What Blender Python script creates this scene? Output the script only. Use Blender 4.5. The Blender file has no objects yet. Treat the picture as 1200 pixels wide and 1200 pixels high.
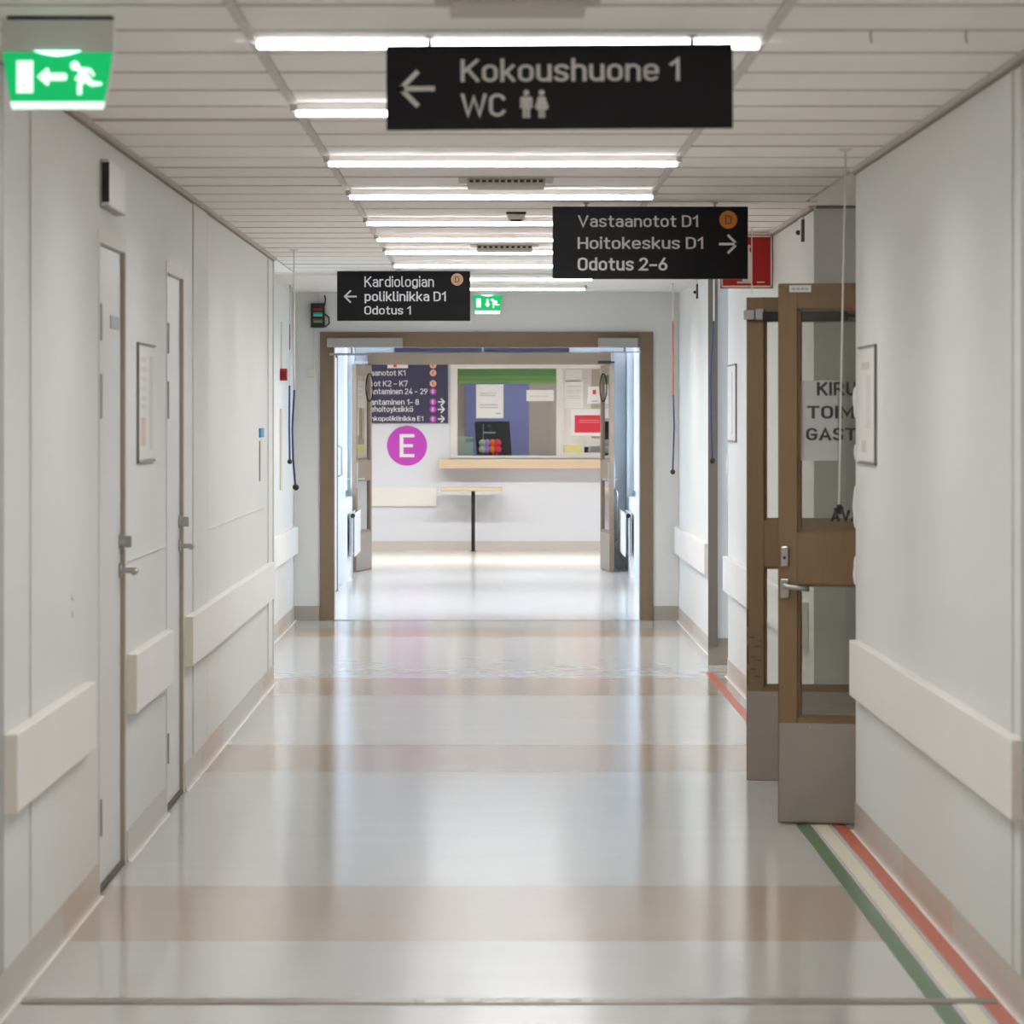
import bpy, bmesh, math, random
from mathutils import Vector, Matrix
C = bpy.context
COL = C.scene.collection
random.seed(7)
F = 4800.0; EYE = 1.55; VX = 575.0; VY = 489.0          # focal length in px, eye height, vanishing point
# ---------------------------------------------------------------- camera
cam = bpy.data.cameras.new('camera'); camo = bpy.data.objects.new('camera', cam); COL.objects.link(camo)
camo.location = (0, 0, EYE); camo.rotation_euler = (math.pi/2, 0, 0)
cam.sensor_width = 36; cam.sensor_fit = 'HORIZONTAL'; cam.lens = F/1200*36
cam.shift_x = (600-VX)/1200; cam.shift_y = -(600-VY)/1200
cam.clip_start = 0.1; cam.clip_end = 300
cam.dof.use_dof = True; cam.dof.focus_distance = 25; cam.dof.aperture_fstop = 9.0
C.scene.camera = camo
# ---------------------------------------------------------------- world, view
w = bpy.data.worlds.new('overcast_sky'); C.scene.world = w; w.use_nodes = True
bg = w.node_tree.nodes['Background']; bg.inputs[0].default_value = (0.70, 0.82, 1.0, 1); bg.inputs[1].default_value = 9.5
vs = C.scene.view_settings
C.scene.display_settings.display_device = 'sRGB'
vs.view_transform = 'Standard'; vs.look = 'None'; vs.gamma = 1; vs.use_curve_mapping = False; vs.exposure = 0.27
LAMP = 14.0          # luminaire emission
# ---------------------------------------------------------------- helpers
def lin(c):
    return tuple(((v/255)/12.92 if v/255 <= .04045 else ((v/255+.055)/1.055)**2.4) for v in c)
def wx(px, d): return (px-VX)*d/F
def wz(py, d): return EYE-(py-VY)*d/F
MATS = {}
def mat(name, rgb, rough=.5, metal=0, emit=None, es=0, noise=0, nscale=6, bump=0, bscale=40, alpha=1, spec=.5, stretch=(1,1,1), trans=0):
    if name in MATS: return MATS[name]
    m = bpy.data.materials.new(name); m.use_nodes = True; nt = m.node_tree; b = nt.nodes['Principled BSDF']
    c = (*lin(rgb), 1); b.inputs['Base Color'].default_value = c
    b.inputs['Roughness'].default_value = rough; b.inputs['Metallic'].default_value = metal
    b.inputs['Specular IOR Level'].default_value = spec
    if trans: b.inputs['Transmission Weight'].default_value = trans
    if emit:
        b.inputs['Emission Color'].default_value = (*lin(emit), 1); b.inputs['Emission Strength'].default_value = es
    tc = nt.nodes.new('ShaderNodeTexCoord'); mp = nt.nodes.new('ShaderNodeMapping'); mp.inputs['Scale'].default_value = stretch
    nt.links.new(tc.outputs['Object'], mp.inputs['Vector'])
    nz = nt.nodes.new('ShaderNodeTexNoise'); nz.inputs['Scale'].default_value = nscale; nz.inputs['Detail'].default_value = 4
    nt.links.new(mp.outputs[0], nz.inputs['Vector'])
    r = nt.nodes.new('ShaderNodeMapRange'); n = noise if noise else .02
    r.inputs['To Min'].default_value = 1-n; r.inputs['To Max'].default_value = 1+n
    nt.links.new(nz.outputs['Fac'], r.inputs['Value'])
    mx = nt.nodes.new('ShaderNodeVectorMath'); mx.operation = 'SCALE'; mx.inputs[0].default_value = c[:3]
    nt.links.new(r.outputs[0], mx.inputs['Scale']); nt.links.new(mx.outputs[0], b.inputs['Base Color'])
    if bump:
        nb = nt.nodes.new('ShaderNodeTexNoise'); nb.inputs['Scale'].default_value = bscale
        nt.links.new(mp.outputs[0], nb.inputs['Vector'])
        bp = nt.nodes.new('ShaderNodeBump'); bp.inputs['Strength'].default_value = bump; bp.inputs['Distance'].default_value = .003
        nt.links.new(nb.outputs['Fac'], bp.inputs['Height']); nt.links.new(bp.outputs[0], b.inputs['Normal'])
    MATS[name] = m; return m
def glass(name, tint=(235,240,238), rough=0.0, refl=1.0):
    """thin architectural pane: see-through with a fresnel reflection"""
    m = bpy.data.materials.new(name); m.use_nodes = True; nt = m.node_tree; nt.nodes.clear()
    o = nt.nodes.new('ShaderNodeOutputMaterial'); t = nt.nodes.new('ShaderNodeBsdfTransparent'); g = nt.nodes.new('ShaderNodeBsdfGlossy')
    t.inputs[0].default_value = (*lin(tint), 1); g.inputs['Roughness'].default_value = rough
    fr = nt.nodes.new('ShaderNodeFresnel'); fr.inputs[0].default_value = 1.5
    mu = nt.nodes.new('ShaderNodeMath'); mu.operation = 'MULTIPLY'; mu.inputs[1].default_value = refl; mu.use_clamp = True
    nt.links.new(fr.outputs[0], mu.inputs[0])
    mi = nt.nodes.new('ShaderNodeMixShader'); nt.links.new(mu.outputs[0], mi.inputs[0])
    nt.links.new(t.outputs[0], mi.inputs[1]); nt.links.new(g.outputs[0], mi.inputs[2]); nt.links.new(mi.outputs[0], o.inputs[0])
    return m
BANDS = [(-4.0,-2.6),(6.45,7.85),(12.12,13.55),(17.9,19.4),(22.85,24.35),(28.9,30.1)]
def banded(name, base, band, rough, metal=0, bump=0.0, wave=True):
    """vinyl with beige sheets laid across at the given depths"""
    m = mat(name, base, rough, noise=.025, nscale=3); nt = m.node_tree; b = nt.nodes['Principled BSDF']
    ge = nt.nodes.new('ShaderNodeNewGeometry'); sp = nt.nodes.new('ShaderNodeSeparateXYZ'); nt.links.new(ge.outputs['Position'], sp.inputs[0])
    acc = None
    for a, z in BANDS:
        c = nt.nodes.new('ShaderNodeMath'); c.operation = 'COMPARE'; c.inputs[1].default_value = (a+z)/2; c.inputs[2].default_value = (z-a)/2
        nt.links.new(sp.outputs['Y'], c.inputs[0])
        if acc is None: acc = c
        else:
            s = nt.nodes.new('ShaderNodeMath'); s.operation = 'MAXIMUM'
            nt.links.new(acc.outputs[0], s.inputs[0]); nt.links.new(c.outputs[0], s.inputs[1]); acc = s
    vm = [n for n in nt.nodes if n.type == 'VECT_MATH'][0]
    mi = nt.nodes.new('ShaderNodeMix'); mi.data_type = 'RGBA'
    mi.inputs['A'].default_value = (*lin(base), 1); mi.inputs['B'].default_value = (*lin(band), 1)
    nt.links.new(acc.outputs[0], mi.inputs['Factor']); nt.links.new(mi.outputs['Result'], vm.inputs[0])
    if bump:
        mp = nt.nodes.new('ShaderNodeMapping'); mp.inputs['Scale'].default_value = (.28, 1.0, 1); nt.links.new(ge.outputs['Position'], mp.inputs['Vector'])
        nz = nt.nodes.new('ShaderNodeTexNoise'); nz.inputs['Scale'].default_value = 2.2; nz.inputs['Detail'].default_value = 2
        nt.links.new(mp.outputs[0], nz.inputs['Vector'])
        bp = nt.nodes.new('ShaderNodeBump'); bp.inputs['Strength'].default_value = 1; bp.inputs['Distance'].default_value = bump
        nt.links.new(nz.outputs['Fac'], bp.inputs['Height']); nt.links.new(bp.outputs[0], b.inputs['Normal'])
    return m
class MB:
    def __init__(s): s.b = bmesh.new()
    def box(s, x0, x1, y0, y1, z0, z1, bev=0, rz=0, piv=None):
        t = bmesh.new(); bmesh.ops.create_cube(t, size=1)
        bmesh.ops.scale(t, vec=(abs(x1-x0), abs(y1-y0), abs(z1-z0)), verts=t.verts)
        bmesh.ops.translate(t, vec=((x0+x1)/2, (y0+y1)/2, (z0+z1)/2), verts=t.verts)
        if bev: bmesh.ops.bevel(t, geom=t.edges, offset=bev, segments=2, affect='EDGES', profile=.5)
        if rz:
            p = Vector(piv or ((x0+x1)/2, (y0+y1)/2, 0)); bmesh.ops.rotate(t, cent=p, matrix=Matrix.Rotation(rz, 3, 'Z'), verts=t.verts)
        return s.add(t)
    def add(s, t):
        me = bpy.data.meshes.new('t'); t.to_mesh(me); t.free(); s.b.from_mesh(me); bpy.data.meshes.remove(me); return s
    def cyl(s, p, q, r, seg=16, r2=None):
        p, q = Vector(p), Vector(q); d = q-p; t = bmesh.new()
        bmesh.ops.create_cone(t, cap_ends=True, segments=seg, radius1=r, radius2=r if r2 is None else r2, depth=d.length)
        bmesh.ops.transform(t, matrix=Matrix.Translation((p+q)/2) @ d.to_track_quat('Z', 'Y').to_matrix().to_4x4(), verts=t.verts)
        return s.add(t)
    def ball(s, c, r, sc=(1,1,1), seg=20):
        t = bmesh.new(); bmesh.ops.create_uvsphere(t, u_segments=seg, v_segments=seg//2+2, radius=r)
        bmesh.ops.scale(t, vec=sc, verts=t.verts); bmesh.ops.translate(t, vec=c, verts=t.verts)
        for f in t.faces: f.smooth = True
        return s.add(t)
    def tube(s, pts, r, seg=8):
        pts = [Vector(p) for p in pts]; t = bmesh.new(); rings = []
        for i, p in enumerate(pts):
            d = (pts[min(i+1, len(pts)-1)]-pts[max(i-1, 0)]).normalized()
            u = d.orthogonal().normalized() if not rings else (pu-pu.dot(d)*d).normalized()
            pu = u; v = d.cross(u)
            rings.append([t.verts.new(p+r*(math.cos(a)*u+math.sin(a)*v)) for a in [2*math.pi*k/seg for k in range(seg)]])
        for a, b in zip(rings, rings[1:]):
            for k in range(seg):
                f = t.faces.new((a[k], a[(k+1) % seg], b[(k+1) % seg], b[k])); f.smooth = True
        t.faces.new(rings[0][::-1]); t.faces.new(rings[-1]); return s.add(t)
    def prism(s, poly, y0, y1):
        """polygon in (x, z) extruded along y, front at y0"""
        t = bmesh.new(); a = [t.verts.new((x, y0, z)) for x, z in poly]; b = [t.verts.new((x, y1, z)) for x, z in poly]
        n = len(poly); t.faces.new(a); t.faces.new(b[::-1])
        for k in range(n): t.faces.new((a[k], b[k], b[(k+1) % n], a[(k+1) % n]))
        bmesh.ops.recalc_face_normals(t, faces=t.faces); bmesh.ops.triangulate(t, faces=[f for f in t.faces if len(f.verts) > 4])
        return s.add(t)
    def build(s, name, m, parent=None, loc=None):
        me = bpy.data.meshes.new(name)
        if loc is not None: bmesh.ops.translate(s.b, vec=-Vector(loc), verts=s.b.verts)
        s.b.to_mesh(me); s.b.free(); me.materials.append(m)
        o = bpy.data.objects.new(name, me); COL.objects.link(o)
        if loc is not None: o.location = loc
        if parent: o.parent = parent
        return o
def tag(o, label=None, cat=None, group=None, kind=None):
    if label: o['label'] = label
    if cat: o['category'] = cat
    if group: o['group'] = group
    if kind: o['kind'] = kind
    return o
def empty(name, loc, label=None, cat=None, group=None, kind=None, rz=0):
    o = bpy.data.objects.new(name, None); COL.objects.link(o); o.location = loc; o.rotation_euler = (0, 0, rz); o.empty_display_size = .1
    return tag(o, label, cat, group, kind)
def kids(o): return [c for c in bpy.data.objects if c.parent == o]
def copy_tree(o, parent=None, ch=None):
    c = o.copy(); COL.objects.link(c); c.parent = parent
    for k in kids(o): copy_tree(k, c)
    return c
def box(name, m, x0, x1, y0, y1, z0, z1, parent=None, bev=0): return MB().box(x0, x1, y0, y1, z0, z1, bev).build(name, m, parent)
def arc(cx, cy, rx, ry, a0, a1, n=8): return [(cx+rx*math.cos(math.radians(a0+(a1-a0)*k/n)), cy+ry*math.sin(math.radians(a0+(a1-a0)*k/n))) for k in range(n+1)]
def rr(x0, x1, y0, y1, r=None):                        # closed rounded ring
    r = r or (x1-x0)/2*.98
    p = arc(x1-r, y1-r, r, r, 0, 90, 6)+arc(x0+r, y1-r, r, r, 90, 180, 6)+arc(x0+r, y0+r, r, r, 180, 270, 6)+arc(x1-r, y0+r, r, r, 270, 360, 6)
    return p+[p[0], p[1]]
X_ = .72
def sshape(x1, h, m):
    r = h*.235
    return [(x1, h*.86)]+arc(x1-.18, h-r*.62, .18, r*.62, 40, 90, 3)+arc(.17, h-r, .17, r, 90, 255, 8)+arc(x1-.17, r, .17, r, 75, -90, 8)+arc(.18, r*.62, .18, r*.62, -90, -140, 3)+[(0, h*.14)]
GL = {
 'K': (.56, [[(0,0),(0,1)], [(.54,1),(.02,.40)], [(.17,.60),(.56,0)]]), 'W': (.92, [[(0,1),(.22,0),(.46,.9),(.70,0),(.92,1)]]),
 'V': (.62, [[(0,1),(.31,0),(.62,1)]]), 'H': (.56, [[(0,0),(0,1)], [(.56,0),(.56,1)], [(0,.5),(.56,.5)]]),
 'D': (.54, [[(0,0),(0,1),(.24,1)]+arc(.24,.7,.3,.3,90,0,6)+arc(.24,.3,.3,.3,0,-90,6)+[(0,0),(0,.1)]]),
 'O': (.56, [rr(0,.56,0,1,.25)]), 'C': (.54, [arc(.27,.73,.27,.27,20,180,9)+arc(.27,.27,.27,.27,180,340,9)]),
 'E': (.46, [[(.46,1),(0,1),(0,0),(.46,0)], [(0,.5),(.40,.5)]]), 'I': (0, [[(0,0),(0,1)]]),
 'R': (.56, [[(0,0),(0,1),(.3,1)]+arc(.3,.74,.24,.26,90,-90,9)+[(0,.48)], [(.3,.48),(.56,0)]]),
 'U': (.54, [[(0,1)]+arc(.27,.27,.27,.27,180,360,9)+[(.54,1)]]), 'T': (.58, [[(0,1),(.58,1)], [(.29,1),(.29,0)]]),
 'M': (.70, [[(0,0),(0,1),(.35,.25),(.70,1),(.70,0)]]), 'A': (.64, [[(0,0),(.32,1),(.64,0)], [(.10,.28),(.54,.28)]]),
 'G': (.58, [arc(.29,.71,.29,.29,25,180,9)+arc(.29,.29,.29,.29,180,330,9)+[(.58,.45),(.32,.45)]]), 'S': (.52, [sshape(.52,1,0)]),
 'a': (.42, [arc(.21,X_-.18,.21,.18,150,0,7)+[(.42,0)], [(.42,.42),(.19,.42)]+arc(.19,.21,.19,.21,90,270,8)+[(.30,.0),(.42,.1)]]),
 'd': (.44, [[(.44,0),(.44,1.02)], [(.44,X_-.1)]+arc(.22,X_-.22,.22,.22,40,180,7)+arc(.22,.22,.22,.22,180,320,7)+[(.44,.1)]]),
 'e': (.45, [[(.02,.36),(.45,.36)]+arc(.225,X_-.225,.225,.225,0,180,9)+arc(.225,.225,.225,.225,180,320,8)]),
 'g': (.44, [[(.44,X_)]+arc(.22,.0,.22,.2,0,-150,8), [(.44,X_-.1)]+arc(.22,X_-.22,.22,.22,40,180,7)+arc(.22,.22,.22,.22,180,320,7)+[(.44,.1)]]),
 'h': (.43, [[(0,0),(0,1.02)], [(0,X_-.14)]+arc(.22,X_-.21,.21,.21,150,0,8)+[(.43,0)]]), 'n': (.43, [[(0,0),(0,X_)], [(0,X_-.14)]+arc(.22,X_-.21,.21,.21,150,0,8)+[(.43,0)]]),
 'm': (.74, [[(0,0),(0,X_)], [(0,X_-.14)]+arc(.19,X_-.18,.18,.18,150,0,8)+[(.37,0)], [(.37,X_-.14)]+arc(.56,X_-.18,.18,.18,150,0,8)+[(.74,0)]]),
 'i': (0, [[(0,0),(0,X_)], [(0,.95),(0,1.04)]]), 'k': (.42, [[(0,0),(0,1.02)], [(.40,X_),(.02,.26)], [(.14,.42),(.42,0)]]),
 'l': (.12, [[(0,1.02),(0,.14)]+arc(.13,.13,.13,.13,180,270,5)]), 'o': (.45, [rr(0,.45,0,X_)]),
 'p': (.44, [[(0,-.26),(0,X_)], [(0,X_-.1)]+arc(.22,X_-.22,.22,.22,140,0,7)+arc(.22,.22,.22,.22,0,-140,7)+[(0,.1)]]),
 'r': (.30, [[(0,0),(0,X_)], [(0,X_-.16)]+arc(.20,X_-.19,.19,.19,150,65,6)]), 's': (.40, [sshape(.40,X_,0)]),
 't': (.30, [[(.12,.95),(.12,.14)]+arc(.25,.13,.13,.13,180,270,5)+[(.30,0)], [(0,X_-.02),(.30,X_-.02)]]),
 'u': (.43, [[(.43,X_),(.43,0)], [(0,X_)]+arc(.21,.21,.21,.21,180,330,8)+[(.43,.14)]]),
 'y': (.44, [[(0,X_),(.22,.02)], [(.44,X_),(.16,-.24),(.04,-.26)]]),
 '1': (.24, [[(0,.76),(.24,1),(.24,0)]]), '2': (.48, [arc(.24,.74,.24,.26,160,-10,8)+[(.40,.52),(0,0),(.50,0)]]),
 '4': (.52, [[(.32,1),(0,.25),(.52,.25)], [(.38,.45),(.38,0)]]), '6': (.48, [[(.34,1),(.05,.45)], rr(0,.48,0,.56)]),
 '7': (.48, [[(0,.86),(0,1),(.48,1),(.16,0)]]), '8': (.48, [rr(.03,.45,.53,1), rr(0,.48,0,.53)]), '9': (.48, [[(.14,0),(.43,.55)], rr(0,.48,.44,1)]),
 '–': (.40, [[(0,.40),(.40,.40)]]), 'ö': (.45, [rr(0,.45,0,X_), [(.08,.93),(.08,1.0)], [(.37,.93),(.37,1.0)]])}
def text(name, string, m, x0, x1, z0, z1, y, parent, bold=0.0, rz=None, th=.0012):
    """rounded engineering lettering drawn from strokes, fitted into x0..x1, z0..z1 on the plane y, facing -y"""
    sw = .135+bold*1.4; strips = []; x = 0; gap = sw+.105
    for ch in string:
        if ch == ' ': x += .30; continue
        adv, st = GL[ch]
        for pts in st:
            pts = [p for i, p in enumerate(pts) if i == 0 or math.dist(p, pts[i-1]) > .004]; L = []; R = []; n = len(pts)
            closed = math.dist(pts[1], pts[-1]) < .004 and n > 8
            for i, p in enumerate(pts):
                a = Vector(pts[max(0, i-1)]) if not (closed and i == 0) else Vector(pts[-3]); b = Vector(pts[min(n-1, i+1)]); P_ = Vector(p)
                if closed and i == n-1: b = Vector(pts[2])
                d0 = (P_-a).normalized() if (P_-a).length > 1e-6 else (b-P_).normalized(); d1 = (b-P_).normalized() if (b-P_).length > 1e-6 else d0
                t = (d0+d1).normalized() if (d0+d1).length > .2 else d0; nn = Vector((-t.y, t.x)); k = 1/max(.45, nn.dot(Vector((-d0.y, d0.x))))
                L.append(P_+nn*sw/2*k); R.append(P_-nn*sw/2*k)
            if not closed:
                for q, s0 in ((0, -1), (-1, 1)):
                    t = (Vector(pts[q])-Vector(pts[1 if q == 0 else -2])).normalized()*sw*.5
                    if abs(t.y) > abs(t.x)*2 and False: pass
                    L[q] = L[q]+t*0.0+(t if True else 0); R[q] = R[q]+t
            strips.append((x, L, R))
        x += adv+gap
    X = [p.x+o for o, L, R in strips for p in L+R]; Z = [p.y for o, L, R in strips for p in L+R]
    a, b, c, d = min(X), max(X), min(Z), max(Z); bm = bmesh.new()
    for k, (o, L, R) in enumerate(strips):
        yy = y-th-(k % 3)*.00004
        f = lambda p: bm.verts.new((x0+(p.x+o-a)/(b-a)*(x1-x0), yy, z0+(p.y-c)/(d-c)*(z1-z0)))
        lv = [f(p) for p in L]; rv = [f(p) for p in R]
        for i in range(len(lv)-1): bm.faces.new((lv[i], rv[i], rv[i+1], lv[i+1]))
    m2 = MB(); m2.b.free(); m2.b = bm
    o = m2.build(name, m, parent)
    mo_ = o.modifiers.new('thickness', 'SOLIDIFY'); mo_.thickness = th*.8; mo_.offset = -1 if sum(p.normal.y*p.area for p in o.data.polygons) < 0 else 1
    if len(strips) > 1: tag(o, kind='stuff') if False else None
    return o
def ptext(name, s, m, px0, px1, py0, py1, d, org, parent, bold=0.0):
    """same, with the box given as measured in the photograph at the depth d; org = parent's place"""
    return text(name, s, m, wx(px0, d)-org[0], wx(px1, d)-org[0], wz(py1, d)-org[2], wz(py0, d)-org[2], d-org[1], parent, bold)
# ---------------------------------------------------------------- materials
WALL = mat('wall_paint', (225,225,221), .62, noise=.012, nscale=1.5, bump=.05, bscale=60)
WALLG = mat('end_wall_paint', (234,234,232), .6, noise=.012, nscale=1.5, bump=.05, bscale=60)
WHITEW = mat('hall_wall_paint', (226,228,233), .6, noise=.01)
FLOOR = banded('vinyl_floor', (194,191,186), (182,162,143), .14, bump=.0013)
COVE = banded('vinyl_cove', (190,180,168), (188,166,144), .35)
WELD = mat('weld_line', (236,230,222), .4)
CEIL = mat('ceiling_plank_paint', (247,243,237), .7, noise=.015)
CEILB = mat('ceiling_void', (120,112,105), .9)
RAIL = mat('ceiling_rail_paint', (196,189,180), .6)
PLASTER = mat('gypsum_ceiling', (228,226,220), .7)
DOORW = mat('white_door_laminate', (220,219,217), .42, noise=.01)
FRAMEW = mat('white_door_frame', (208,203,194), .5)
SHADOWG = mat('door_gap', (96,86,76), .8)
STEEL = mat('brushed_steel', (178,176,172), .3, 1, noise=.05, nscale=20)
DSTEEL = mat('kick_plate_steel', (160,151,142), .42, .6, noise=.16, nscale=2.2, bump=.15, bscale=12)
WOODB = mat('brown_oak', (132,104,72), .5, noise=.13, nscale=7, stretch=(6,6,.5))
WOODF = mat('brown_frame', (134,112,88), .5, noise=.06, nscale=7, stretch=(6,6,.5))
WOODD = mat('scuffed_edge_wood', (116,84,50), .55, noise=.42, nscale=9, stretch=(1,1,3))
PANE = glass('door_pane', (242,243,240), 0, 1.0)
WPANE = glass('window_pane', (246,249,250), 0, .8)
BUMP = mat('bumper_rail_laminate', (237,233,226), .42, noise=.03, nscale=2, stretch=(1,1,.4))
CAP = mat('bumper_end_cap', (228,219,204), .5)
BLACK = mat('sign_black', (17,14,15), .4, spec=.25)
LETT = mat('sign_lettering', (226,222,218), .5)
LETB = mat('sign_lettering_bright', (240,238,236), .5)
ORNG = mat('orange_disc', (222,134,46), .5)
ORNL = mat('pale_orange_disc', (240,186,150), .5)
MAG = mat('magenta_vinyl', (200,66,192), .5)
NAVY = mat('directory_navy', (56,54,84), .45)
RED = mat('sign_red', (176,8,12), .4)
REDP = mat('poster_red', (226,48,66), .5)
CREAM = mat('sign_cream', (226,214,196), .5)
GREENL = mat('floor_green', (72,106,66), .3); CREAML = mat('floor_cream', (226,220,194), .3); REDL = mat('floor_orange', (196,84,48), .3)
BEECH = mat('beech_laminate', (214,192,160), .45, noise=.05, nscale=3, stretch=(1,8,8))
DARK = mat('dark_plastic', (24,22,26), .45)
PAPER = mat('paper', (238,236,234), .8)
INK = mat('faint_ink', (186,186,192), .8)
PINK = mat('faint_pink_ink', (214,198,192), .8)
WPLAS = mat('white_plastic', (226,222,216), .45)
GPLAS = mat('grey_plastic', (170,168,164), .45)
CORDW = mat('white_cord', (222,218,212), .6); CORDB = mat('blue_cord', (48,66,120), .5); CORDO = mat('orange_cord', (196,92,52), .5)
TUBE = mat('led_diffuser', (250,250,255), .4, emit=(250,250,255), es=LAMP)
GREENE = mat('exit_green', (0,150,84), .4, emit=(0,190,104), es=.66)
WHITEE = mat('exit_white', (235,255,245), .4, emit=(225,255,240), es=.85)
HOTE = mat('exit_lamp_glow', (190,255,235), .4, emit=(190,255,235), es=2.2)
# ================================================================ structure
XL, XR, ZC = -1.27, 1.37, 2.48          # near corridor walls, ceiling
Y0, YL, YE = -3.0, 23.93, 31.27         # corridor start, end of near left wall, end wall
T = .12
def S(name, mb, m, label, cat='wall', parent=None):
    o = mb.build(name, m, parent); return tag(o, label, cat, kind='structure')
# floor
fl = MB().box(-6, 6, Y0-.2, YE+.1, -.1, 0)
FLO = S('floor', fl, FLOOR, 'glossy pale vinyl corridor floor with beige sheets laid across', 'floor')
# left wall with two door openings
D1 = (13.30, 14.22); D2 = (16.07, 16.92); DH = 2.12
wl = MB()
for a, b in ((Y0, D1[0]-.05), (D1[1]+.05, D2[0]-.05), (D2[1]+.05, YL)): wl.box(XL-T, XL, a, b, 0, ZC+.08)
for a, b in (D1, D2): wl.box(XL-T, XL, a-.05, b+.05, DH+.045, ZC+.08)
WLO = S('wall_left', wl, WALL, 'white painted left corridor wall with two flush doors in it')
wr = MB().box(XR, XR+.67, 15.25, 15.37, 0, ZC+.08).box(XR, XR+T, Y0, 15.25, 0, ZC+.08)
WRO = S('wall_right', wr, WALL, 'white painted near right corridor wall ending at the alcove')
lump = MB()
for z, r in ((1.62, .03), (1.58, .022), (1.26, .022), (1.22, .03), (1.17, .024), (1.0, .02), (.96, .026), (1.42,.02)):
    lump.ball((XR+.0, 15.36, z), r, (.45, .5, 1.6), 10)
o = lump.build('worn_plaster', WPLAS, WRO)
SEAM = mat('seam_grey', (214,211,204), .6)
# joints of wall panels (thin cover strips)
def strip(par, x, y0, y1, z0, z1, m=FRAMEW, name='cover_strip'): return box(name, m, min(x, x+.006*(1 if x < 0 else -1)), max(x, x+.006*(1 if x < 0 else -1)), y0, y1, z0, z1, par)
strip(WLO, XL, 17.43, 17.47, .11, ZC, SEAM); strip(WLO, XL, 17.47, 18.25, .11, ZC, WALL); strip(WLO, XL, 18.25, 18.28, .11, ZC, SEAM)
strip(WLO, XL, 23.3, 23.34, .11, ZC, SEAM); strip(WLO, XL, 23.85, 23.93, .11, ZC, FRAMEW)
strip(WLO, XL, 11.27, 11.29, .11, ZC, SEAM); strip(WRO, XR, 10.72, 10.74, .11, ZC, SEAM)
strip(WLO, XL, 10.45, 10.64, .11, ZC, GPLAS, 'door_casing'); strip(WRO, XR, 10.42, 10.54, .11, ZC, GPLAS, 'door_casing')
for a, b in ((14.3, 16.0), (18.4, 23.2)): strip(WLO, XL, a, b, 1.046, 1.049, WALL, 'panel_seam')
for z in (1.005, .955): MB().cyl((XL-.001, 12.42, z), (XL+.006, 12.42, z), .012).build('screw_plug', WPLAS, WLO)
# wall start behind the camera
S('wall_back', MB().box(XL-T, XR+T, Y0-.12, Y0, 0, ZC+.08), WALL, 'white wall closing the corridor behind the viewer')
X2 = 1.42
# --- alcove with the double door on the right
AX = 2.02
wa = MB().box(X2+T, AX+T, 18.0, 18.12, 0, ZC+.08)                      # far return, faces the viewer
S('wall_alcove_far', wa, WALL, 'pale wall face at the far side of the door alcove')
wab = MB().box(AX, AX+T, 15.372, 17.998, 2.16, ZC+.08).box(AX, AX+T, 17.55, 17.998, 0, 2.16)
S('wall_alcove_side', wab, WALL, 'wall over the brown double door in the right alcove')
rb = MB().box(4.6, 4.72, 14.2, 19.2, 0, ZC+.08).box(AX+T, 4.6, 14.2, 14.32, 0, ZC+.08).box(AX+T, 4.6, 19.08, 19.2, 0, ZC+.08).box(AX, AX+T, 14.2, 15.25, 0, ZC+.08).box(AX, AX+T, 18.12, 19.2, 0, ZC+.08)
S('wall_side_room', rb, WALL, 'walls of the dim side room past the brown double door')
# --- right wall beyond the alcove
X2 = 1.42
wr2 = MB().box(X2, X2+T, 18.0, 24.5, 0, ZC+.08)
WR2 = S('wall_right_middle', wr2, WALL, 'white right wall between the brown doors and the side passage')
lump = MB()
for z, r in ((1.30, .02), (1.25, .03), (1.12, .02), (1.05, .016)): lump.ball((X2, 24.46, z), r, (.5, .5, 1.7), 10)
lump.build('worn_plaster', WPLAS, WR2)
# side passage right (24.5 .. 25.67) with a window at its end
XP = 3.6
wp = MB().box(X2+T, XP, 24.38, 24.5, 0, ZC+.08).box(1.37, XP, 25.67, 25.79, 0, ZC+.08)
wp.box(XP, XP+T, 24.38, 25.79, 0, .7).box(XP, XP+T, 24.38, 25.79, 2.3, ZC+.08)
S('wall_passage_right', wp, WALL, 'taupe white jamb wall of the narrow passage on the right')
box('trim_1', mat('grey_jamb', (120,110,98), .6), 1.362, 1.42, 25.62, 25.67, .12, ZC).parent = None
tag(bpy.data.objects['trim_1'], 'dark grey upright jamb beside the far right side passage', 'trim', kind='structure')
X3 = 1.433
WR3 = S('wall_right_far', MB().box(X3, X3+T, 25.79, YE, 0, 2.6), WALL, 'bluish white far right wall next to the end door')
# --- left side corridor (23.93 .. 26.5)
XF = -1.50
WL2 = S('wall_left_far', MB().box(XF-T, XF, 26.5, YE, 0, 2.6), WALL, 'bluish white far left wall with a red box on it')
wp = MB().box(-5, XL-T, YL-.12, YL, 0, ZC+.08).box(-5, XF-T, 26.5, 26.62, 0, ZC+.12)
wp.box(-5.12, -5, YL-.12, 26.62, 0, .7).box(-5.12, -5, YL-.12, 26.62, 2.3, ZC+.12)
S('wall_passage_left', wp, WALL, 'walls of the passage opening on the left')
# --- end wall with the big opening
EL, ER = wx(383, YE), wx(758, YE)
we = MB().box(-3.2, EL, YE, YE+.14, 0, 2.7).box(ER, 3.2, YE, YE+.14, 0, 2.7).box(EL, ER, YE, YE+.14, 2.15, 2.7)
S('wall_end', we, WALLG, 'grey white end wall around the brown double doorway')
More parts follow.
